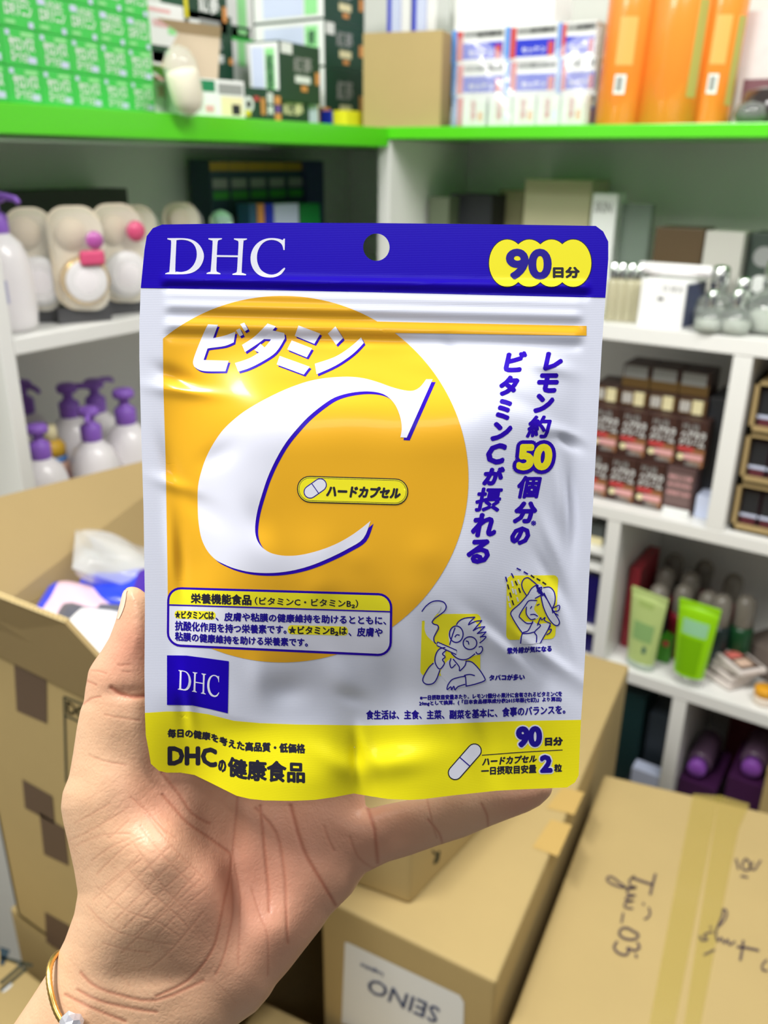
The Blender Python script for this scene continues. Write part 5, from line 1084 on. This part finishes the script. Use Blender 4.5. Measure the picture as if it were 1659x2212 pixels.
# ---- third shelf, left unit: pump bottles
S3 = .9745; PG_ = 'white pump bottles on the lower left shelf'
for (px_, py_, X, s, rz, lab, sp) in ((92, 1010, -.955, 1.02, .3, 'white lotion bottle with violet pump, nearest the shelf post', False), (203, 985, -.955, 1.05, -.5, 'white lotion bottle with violet pump, in the middle of the lower shelf', True), (276, 945, -.96, 1.12, .2, 'white lotion bottle with violet pump, right against the pouch edge', False), (160, 960, -1.06, 1.1, 1.2, 'dim white lotion bottle with violet pump, deep behind the middle one', True), (214, 930, -1.05, 1.1, 2.0, 'white lotion bottle with violet pump, just behind and right of the middle one', True), (62, 940, -1.13, 1.1, .2, 'dim lotion bottle with violet pump, farthest back by the post', True)):
    q = onX(px_, py_, X); pump_bottle('lotion_bottle', lab, (X, q[1], S3), s, rz, PG_, 1, sp)
q = onX(108, 940, -1.01); fg = thing('spray_bottle', 'slim bottle with a cream and yellow cap and a peach label, behind the nearest pump', 'bottle', (-1.01, q[1], S3), RZL)
MB().lathe([(.020, 0), (.022, .003), (.022, .075), (.019, .082)], cm('peach_label', (230, 190, 170), .5), 24).build('bottle_body', fg); MB().lathe([(.0225, .05), (.0225, .066)], cm('coral_label', (214, 120, 110), .5), 24, cap=False).build('label_band', fg); MB().lathe([(.019, .082), (.019, .090)], gSKY, 24).build('collar', fg); MB().lathe([(.0185, .090), (.0185, .104), (.012, .112)], cm('cap_yellow', (232, 186, 60), .4), 24).build('cap', fg); MB().lathe([(.011, .110), (.009, .132)], gCRM, 20).build('nozzle', fg)
# ---- second shelf, right unit
R2 = 1.2065
rpx('black_case', 'black box with a pale stripe, above the punched hole side of the pouch', 'box', 972, 1060, 420, 560, 1.56, .08, gBLK, [(.04, .58, .96, .68, gCRM), (.0, .0, .12, 1, cm('case_purple', (70, 62, 84)))], None, R2)
rpx('tester_box', 'dim grey-green box left of the black striped box', 'box', 925, 968, 425, 560, 1.52, .06, cm('dim_green', (96, 106, 84)), [], None, R2)
rpx('beige_box', 'large plain beige box with a lid, in the middle of the right shelf', 'box', 1130, 1272, 388, 560, 1.58, .09, cm('beige_card', (196, 190, 156)), [(0, .88, 1, .985, cm('beige_lid', (180, 172, 138)))], None, R2)
rpx('beige_box', 'narrow olive-beige box between the black box and the large beige one', 'box', 1075, 1128, 410, 560, 1.62, .05, cm('olive_card', (150, 144, 110)), [], None, R2)
rpx('slim_box', 'slim pale box with grey lettering, right of the large beige box', 'box', 1275, 1328, 418, 560, 1.54, .05, gWHT, [('t', 'SKIN', .1, .84, .8, .93, gGRY)], None, R2)
rpx('display_stand', 'translucent grey plastic panel behind the slim pale box', 'panel', 1330, 1398, 440, 640, 1.57, .02, cm('smoky_panel', (140, 156, 144), .2, alpha=.6), [], None, R2)
rpx('perfume_box', 'brown box with a pale grey side, behind the white roll', 'box', 1405, 1510, 492, 690, 1.52, .07, cm('brown_card', (88, 70, 46)), [], None, R2)
rpx('perfume_box', 'pale grey box beside the brown box', 'box', 1512, 1595, 500, 690, 1.50, .07, cm('grey_card', (190, 188, 180)), [], None, R2)
o = rpx('cosmetic_box', 'small white box with a little black logo, at the front of the right shelf', 'box', 1376, 1480, 605, 716, 1.402, .075, cm('bright_white', (246, 246, 246)), [('t', 'O HUI', .5, .78, .92, .9, gGRY), (.42, .58, .54, .64, gBLK), (.05, .05, .95, .95, cm('navy_side', (66, 72, 100)), 'R')], None, R2, None, -.18)
zt = onY(1425, 600, 1.42)[2]
m = MB(); m.lathe([(.008, 0), (.0095, .002), (.0095, .113), (.008, .115)], MILK, 24); m.xf(Matrix.Rotation(math.pi / 2, 4, 'Y')); q = onY(1380, 575, 1.43)
tag(m.build('white_tube', None, (q[0], 1.435, zt + .0125)), 'white cylindrical tube lying across the small white box', 'tube')
GV = 'glass vials beside the white box'; gAMB = cm('vial_cream', (206, 200, 168), .15, trans=.3)
def vial(px_, Y, lab):
    q = onY(px_, 700, Y); r = thing('glass_vial', lab, 'vial', (q[0], Y, R2), 0, GV); MB().lathe([(.0085, 0), (.0095, .002), (.0095, .062), (.006, .068)], gAMB, 20).build('vial_body', r); MB().lathe([(.0065, .068), (.0068, .069), (.0068, .092), (.004, .094)], CHROME, 20).build('cap', r)
for i, px_ in enumerate((1314, 1332, 1352, 1371)): vial(px_, 1.42 + .004 * i, f'cream glass vial with silver cap, {ORD[i]} from the pouch edge')
PGr = 'clear glass perfume bottles'
def perfume(px_, py_, Y, s, lab, tall=False):
    q = onY(px_, py_, Y); r = thing('perfume_bottle', lab, 'bottle', (q[0], Y, R2), .3, PGr)
    MB().lathe([(.014 * s, 0), (.021 * s, .003 * s), (.0235 * s, .016 * s), (.020 * s, .030 * s), (.010 * s, .037 * s), (.007 * s, .040 * s)], GLASS, 24).build('bottle_body', r); MB().lathe([(.004 * s, .003 * s), (.017 * s, .005 * s), (.017 * s, .018 * s), (.003 * s, .020 * s)], cm('perfume_liquid', (232, 236, 226), .1), 20).build('liquid', r)
    MB().lathe([(.0085 * s, .040 * s), (.009 * s, .042 * s), (.009 * s, .062 * s), (.006 * s, .065 * s)], CHROME, 20).build('cap', r); return r
perfume(1525, 745, 1.405, 1.0, 'round clear perfume bottle, front one beside the small white box'); perfume(1578, 748, 1.415, 1.05, 'round clear perfume bottle, front one on the right')
perfume(1538, 720, 1.455, 1.5, 'taller clear perfume bottle with silver cap, behind the front pair on the left'); perfume(1590, 725, 1.46, 1.25, 'clear perfume bottle behind the front pair on the right'); perfume(1650, 735, 1.46, 1.7, 'large clear perfume bottle at the right edge')
rpx('dark_display', 'dark green display box behind the perfume bottles at the right edge', 'box', 1606, 1720, 505, 720, 1.53, .08, cm('display_dark', (62, 74, 66)), [('o', .3, .75, .016, gGRY), ('o', .75, .72, .016, gGRY), ('o', .3, .45, .014, gWHT), ('o', .75, .42, .014, gWHT)], None, R2)
# ---- third shelf, right unit: brown boxes
R3 = .8895; BRN = cm('choco_brown', (66, 42, 36), .4); BRN2 = cm('choco_tan', (150, 100, 64), .5); BG2 = 'dark brown boxes on the third shelf'
bdec = [('t', 'ナチュラル', .14, .78, .7, .92, gGRY), ('t', 'ヘアカラ', .14, .60, .95, .77, gWHT), ('t', 'クリーム', .10, .46, .95, .6, gWHT), (.5, .05, 1, .42, BRN2), (.08, .34, .62, .44, gRED), (.30, .18, .95, .30, gPNK), ('o', .2, .22, .0055, gCRM), ('t', '白髪染め', .4, .05, .9, .14, gGRY)]
PT = onY(1497, 960, 1.43)[0] - onY(1431, 960, 1.43)[0]; bw = PT * .965; bh = .083; bp0 = pbox('hair_dye_box', None, None, bw, .085, bh, BRN, bdec)
xb0 = onY(1478, 1020, 1.43)[0]
def bplace(x, z, Y, lab, src=bp0, first=[True], rz=0):
    o = src if first[0] and src is bp0 else src.copy()
    if o is not src: COL.objects.link(o)
    elif src is bp0: first[0] = False
    o.location = (x, Y, z); o.rotation_euler.z = rz; tag(o, lab, 'box', BG2); return o
xs = [onY(px_, 1060, 1.43)[0] for px_ in (1290, 1334, 1399)]; 
for i in range(4): bplace(onY(1401, 1060, 1.425)[0] - i * PT, R3, 1.425, f"dark brown hair dye box, bottom row, {ORD[i]} from the white-based box")
pbox('hair_dye_box', 'dark brown box turned back to front, with a white bottom band, bottom row right end', 'box', bw, .085, bh, cm('choco_back', (92, 70, 68), .5), [(.03, .0, .97, .13, gWHT), (.06, .2, .9, .9, cm('choco_print', (120, 98, 96), .5)), ('t', '使用上の注意', .1, .76, .9, .84, gPNK), ('t', '成分表示染毛', .1, .6, .9, .68, gPNK), ('t', '医薬部外品用', .1, .42, .9, .5, gPNK)], BG2, 0, (onY(1466, 1060, 1.425)[0], 1.425, R3))
for i in range(5): bplace(onY(1497, 930, 1.435)[0] - i * PT, R3 + bh + .0003, 1.435, f"dark brown hair dye box, second row, {ORD[i]} from the right end")
tp = pbox('hair_dye_box', None, None, bw, .085, .030, BRN, [(.05, .1, .95, .9, cm('choco_top', (110, 84, 44))), (.5, .1, .85, .9, gCRM), ('t', '|||||', .1, .2, .4, .8, gWHT)])
for i in range(4):
    o = tp if i == 0 else tp.copy()
    if i: COL.objects.link(o)
    o.location = (onY(1500, 850, 1.46)[0] - i * PT, 1.46, R3 + 2 * bh + .0006); o.rotation_euler = (0, 0, .05); tag(o, f"brown box lying flat with a barcode, third row, {ORD[i]} from the right end", 'box', BG2)
tq = pbox('hair_dye_box', None, None, bw, .07, .040, BRN, [(.0, .0, 1, .5, cm('choco_top', (110, 84, 44))), (.05, .42, .9, .95, gGRY)])
for i in range(3):
    o = tq if i == 0 else tq.copy()
    if i: COL.objects.link(o)
    o.location = (onY(1508, 780, 1.475)[0] - i * PT, 1.475, R3 + 2 * bh + .0312); tag(o, f"brown box with a pale grey top, top row, {ORD[i]} from the right end", 'box', BG2)
pbox('dark_bag', 'black packet standing in the gap right of the hair dye boxes', 'packet', .028, .10, .20, gBLK, [], None, 0, (onY(1542, 930, 1.47)[0], 1.47, R3))
pbox('lilac_box', 'small pale lilac box in front of the black packet', 'box', .026, .05, .040, gLAV, [], None, 0, (onY(1521, 1080, 1.43)[0], 1.43, R3))
# kraft trays of dark packs in the right compartment
def tray(z, lab, X):
    r = thing('kraft_tray', lab, 'tray', (X, 1.41, z), 0, 'kraft trays of dark packs'); Wt, Dt, Ht = .20, .16, .082
    m = MB()
    for c_, d_ in (((0, Dt / 2, .002), (Wt, Dt, .004)), ((-Wt / 2 + .003, Dt / 2, Ht / 2), (.006, Dt, Ht)), ((Wt / 2 - .003, Dt / 2, Ht / 2), (.006, Dt, Ht)), ((0, Dt - .003, Ht / 2), (Wt, .006, Ht)), ((0, Dt / 2, Ht - .002), (Wt, Dt, .004)), ((0, .003, .006), (Wt, .006, .012))): m.box(c_, d_, KRAFTD)
    m.build('tray_body', r)
    return r
pk = None; KP_ = 'dark packs in the kraft trays'
for k in range(3):
    X = -.130; z = R3 + .0002 + k * .0835; tray(z, ['kraft tray of dark packs, lowest of three at the right edge', 'kraft tray of dark packs, middle of three at the right edge', 'kraft tray of dark packs, top of three at the right edge'][k], X)
    for i in range(3):
        o = pbox('dark_pack', None, None, .028, .10, .064, cm('pack_wine', (52, 30, 40), .35), [(.06, .36, .94, .96, gBLK), (.0, .28, 1, .36, gLAV), (.1, .04, .9, .26, cm('pack_wine2', (96, 46, 54), .4))]) if pk is None else pk.copy()
        if pk is None: pk = o
        else: COL.objects.link(o)
        o.location = (X - .0785 + i * .031, 1.425, z + .0045); tag(o, f"dark wine-red pack, {ORD[i]} from the left in the {['lowest', 'middle', 'top'][k]} kraft tray", 'pack', KP_)
# ---- fourth shelf, right unit: tubes
R4 = .5785
def sqtube(label, px_, py_, Y, W_, H_, m_cap, m_body, decs, rz=0, capH=.014, group='squeeze tubes on the fourth shelf', capr=None):
    q = onY(px_, py_, Y); r = thing('squeeze_tube', label, 'tube', (q[0], Y, R4), rz, group); m = MB(); n = 28; v = []; rows = 9
    for j in range(rows):
        t = j / (rows - 1); hw = W_ / 2 * (.74 + .26 * t); hd = .015 * (1 - t) ** .8 + .0012
        for i in range(n): a = 2 * math.pi * i / n; v.append((hw * math.cos(a), hd * math.sin(a), capH + (H_ - capH) * t))
    f = [(j * n + i, j * n + (i + 1) % n, (j + 1) * n + (i + 1) % n, (j + 1) * n + i) for j in range(rows - 1) for i in range(n)] + [tuple((rows - 1) * n + i for i in range(n))]
    m.add(v, f, m_body, True); m.box((0, 0, H_ - .003), (W_ * .99, .0045, .010), m_body, .001)
    for u0, v0, u1, v1, mt in decs:
        g = []; N = 6
        for j in range(N + 1):
            for i in range(N + 1):
                t = v0 + (v1 - v0) * j / N; x = -1 + 2 * (u0 + (u1 - u0) * i / N); hw = W_ / 2 * (.74 + .26 * t); hd = .015 * (1 - t) ** .8 + .0012
                g.append((hw * x * .96, -hd * math.sqrt(max(0, 1 - (x * .96) ** 2)) - .0005, capH + (H_ - capH) * t))
        m.add(g, [(j * (N + 1) + i, j * (N + 1) + i + 1, (j + 1) * (N + 1) + i + 1, (j + 1) * (N + 1) + i) for j in range(N) for i in range(N)], mt, True)
    m.build('tube_body', r); MB().lathe([((capr or W_ * .36), 0), ((capr or W_ * .36) * 1.04, .002), ((capr or W_ * .36) * 1.04, capH)], m_cap, 26, sy=.6).build('cap', r); return r
LG = cm('tube_pale_green', (186, 206, 130), .35, coat=.2); BGn = cm('tube_bright_green', (150, 215, 20), .3, coat=.3); FROST = cm('frosted_cap', (196, 212, 196), .3, trans=.3)
sqtube('pale green squeeze tube with small print, standing front left', 1380, 1452, 1.42, .074, .152, FROST, LG, [(.2, .32, .85, .58, cm('tube_print_green', (140, 178, 112), .4)), (.62, .16, .75, .26, cm('tube_ink', (70, 110, 96), .5)), (.25, .8, .7, .88, cm('tube_print2', (168, 192, 110), .4))], -.25)
sqtube('bright lime green squeeze tube with a clear cap, standing in front', 1486, 1464, 1.412, .074, .160, CLEAR, BGn, [(.16, .58, .84, .78, cm('tube_window', (150, 205, 160), .35)), (.12, .04, .8, .54, cm('tube_lime_dark', (120, 180, 10), .35))], -.1, .02)
SHG = 'bottles with grey caps at the back of the fourth shelf'; gCAP = cm('grey_cap', (128, 122, 112), .3, coat=.3); shc = [cm('sh_red', (128, 30, 44), .3), cm('sh_green', (26, 74, 42), .3), cm('sh_teal', (34, 52, 52), .3)]
def capbottle(px_, py_, Y, mt, lab, h=.085):
    q = onY(px_, py_, Y); r = thing('shampoo_bottle', lab, 'bottle', (q[0], Y, R4), 0, SHG); MB().lathe([(.019, 0), (.021, .003), (.021, h * .7), (.019, h * .78)], mt, 22).build('bottle_body', r); MB().lathe([(.017, h * .78), (.0185, h * .8), (.0185, h * 1.08), (.016, h * 1.18), (.010, h * 1.24), (.002, h * 1.26)], gCAP, 22).build('cap', r)
for i, (px_, Y, k, lab, h) in enumerate(((1404, 1.475, 2, 'bottle with a rounded grey cap right behind the pale green tube', .105), (1456, 1.50, 0, 'red bottle with a pale rounded cap, left of the lime green tube', .105), (1510, 1.50, 1, 'dark green bottle with grey cap behind the lime green tube', .105), (1540, 1.48, 2, 'large grey-capped bottle right behind the lime green tube', .112), (1590, 1.50, 1, 'green-striped bottle with grey cap at the right of the group', .112), (1412, 1.555, 0, 'red bottle with dull cap, middle row at the left', .105), (1465, 1.56, 0, 'red bottle with dull cap, middle row in the centre', .105), (1425, 1.625, 2, 'dim bottle with grey cap, last row at the left', .105), (1490, 1.63, 0, 'dim red bottle, last row in the centre', .105), (1555, 1.60, 0, 'dim red bottle, last row at the right', .105))):
    capbottle(px_, 1420, Y, shc[k], lab, h * 1.12)
rpx('red_box', 'upright dark red box against the white divider behind the pale tube', 'box', 1350, 1374, 1225, 1400, 1.47, .12, cm('crimson', (150, 40, 52), .4), [], None, R4)
rpx('green_base_box', 'low green box with a red dot between the two front tubes', 'box', 1418, 1448, 1378, 1432, 1.455, .03, cm('leaf_green', (64, 140, 30)), [('o', .6, .8, .006, gRED)], None, R4)
# stacked make-up palettes
PAL = 'make-up palettes stacked on the fourth shelf'; palm_ = cm('palette_frame', (224, 214, 208), .3); pald = cm('palette_dark', (88, 72, 62), .35)
q = onY(1580, 1430, 1.44)
for k, (dx, dy, rz, lab) in enumerate(((.0, .0, -.5, 'pale make-up palette at the bottom of the leaning stack'), (.006, .006, -.62, 'pale make-up palette second from the bottom of the stack'), (.014, .008, -.45, 'pale make-up palette third in the stack'), (.024, -.004, -.72, 'opened pale palette with a coral pan on top of the stack'))):
    r = thing('makeup_palette', lab, 'palette', (q[0] + dx - .012, 1.465 + dy, R4 + .001 + k * .0125), rz, PAL); MB().box((0, 0, .0055), (.075, .056, .011), palm_ if k != 9 else pald, .004).build('case', r); MB().box((0, 0, .0114), (.060, .042, .0010), pald, .0004).build('inner_tray', r)
    if k == 3: MB().box((-.016, -.004, .0128), (.020, .026, .0016), cm('coral_pan', (226, 120, 110), .5), .0006).build('pan', r); MB().box((.012, -.004, .0128), (.022, .026, .0016), cm('peach_pan', (222, 190, 168), .5), .0006).build('pan', r)
q2 = onY(1640, 1380, 1.50); pbox('palette_lid', 'grey-brown flat case leaning behind the palettes at the right edge', 'case', .10, .09, .060, cm('case_taupe', (124, 112, 104), .35), [], None, -.5, (q2[0] + .012, 1.505, R4))
q = onY(1655, 1445, 1.41); yj = thing('cream_jar', 'small orange-yellow jar at the right edge of the fourth shelf', 'jar', (q[0] + .004, 1.425, R4)); MB().lathe([(.016, 0), (.018, .002), (.018, .014), (.016, .016)], cm('jar_frost', (236, 222, 206), .25), 26).build('jar_body', yj); MB().lathe([(.0165, .016), (.0175, .017), (.0175, .028), (.0165, .030), (.001, .031)], cm('jar_lid', (226, 160, 30), .35), 26).build('lid', yj)
# little items left of the divider
rpx('navy_box', 'tall navy blue box beside the divider, right by the pouch edge', 'box', 1262, 1292, 1245, 1330, 1.41, .08, cm('navy', (26, 18, 96), .4), [], None, .6395); rpx('navy_box', 'short navy blue box on the bottom shelf beside the divider', 'box', 1258, 1284, 1355, 1420, 1.41, .08, cm('navy', (26, 18, 96), .4), [], None, R4)
rpx('grey_box', 'dark grey and white box in the slot above the small shelves', 'box', 1270, 1303, 1135, 1180, 1.42, .08, cm('slate', (86, 92, 92), .4), [(0, 0, 1, .4, gCRM)], None, .7998)
# ---- fifth shelf, right unit
R5 = .2645
pbox('dark_carton', 'tall dark teal carton in the lower compartment behind the long box', 'carton', .075, .12, .24, cm('dark_teal', (20, 48, 50), .4), [], 'dark cartons on the lowest visible shelf', 0, (-.366, 1.43, R5)); pbox('dark_carton', 'dark slate carton right of the dark teal carton', 'carton', .045, .12, .20, cm('dark_slate', (44, 52, 60), .4), [], 'dark cartons on the lowest visible shelf', 0, (-.2995, 1.45, R5))
o = pbox('white_packet', 'small white packet lying in front of the dark cartons', 'packet', .06, .03, .035, gLAV, [], None, 0, (onY(1400, 1660, 1.395)[0], 1.395, R5 + .0702)); pbox('base_box', 'dark low box under the small white packet', 'box', .08, .03, .07, cm('dark_slate', (44, 52, 60), .4), [], None, 0, (onY(1400, 1660, 1.395)[0], 1.395, R5))
VC = 'bottles with violet caps lying on the lower shelf'
for i, px_ in enumerate((1503, 1622)):
    q = onY(px_, 1664, 1.43); r = thing('lying_bottle', f"lying bottle with a round violet cap facing out, {['left', 'right'][i]} one on the lowest shelf", 'bottle', (q[0], 1.43, q[2]), 0, VC); Rr = Matrix.Rotation(-math.pi / 2, 4, 'X')
    MB().lathe([(.001, 0), (.0155, .001), (.0175, .004), (.0175, .022)], cm('cap_violet', (134, 74, 170), .3), 26).xf(Rr).build('cap', r); MB().lathe([(.021, .023), (.024, .03), (.024, .11), (.02, .115)], cm('bottle_plum', (92, 70, 92), .3), 26).xf(Rr).build('bottle_body', r)
    pbox('plum_box', f"dark plum box carrying the {['left', 'right'][i]} lying bottle", 'box', .07, .13, q[2] - .0243 - R5, cm('plum', (62, 26, 66), .4), [], 'plum boxes on the lowest shelf', 0, (max(q[0], -.21), 1.425, R5))
pbox('maroon_box', 'tall dim maroon box at the back of the lowest shelf', 'box', .10, .06, .22, cm('maroon', (96, 34, 40), .5), [], None, 0, (onY(1540, 1600, 1.60)[0] + .075, 1.60, R5))
pbox('tan_box', 'tan cardboard carton at the lower right edge of the shelf unit', 'carton', .10, .10, .20, KRAFT, [], None, 0, (onY(1659, 1720, 1.40)[0] + .04, 1.40, R5))
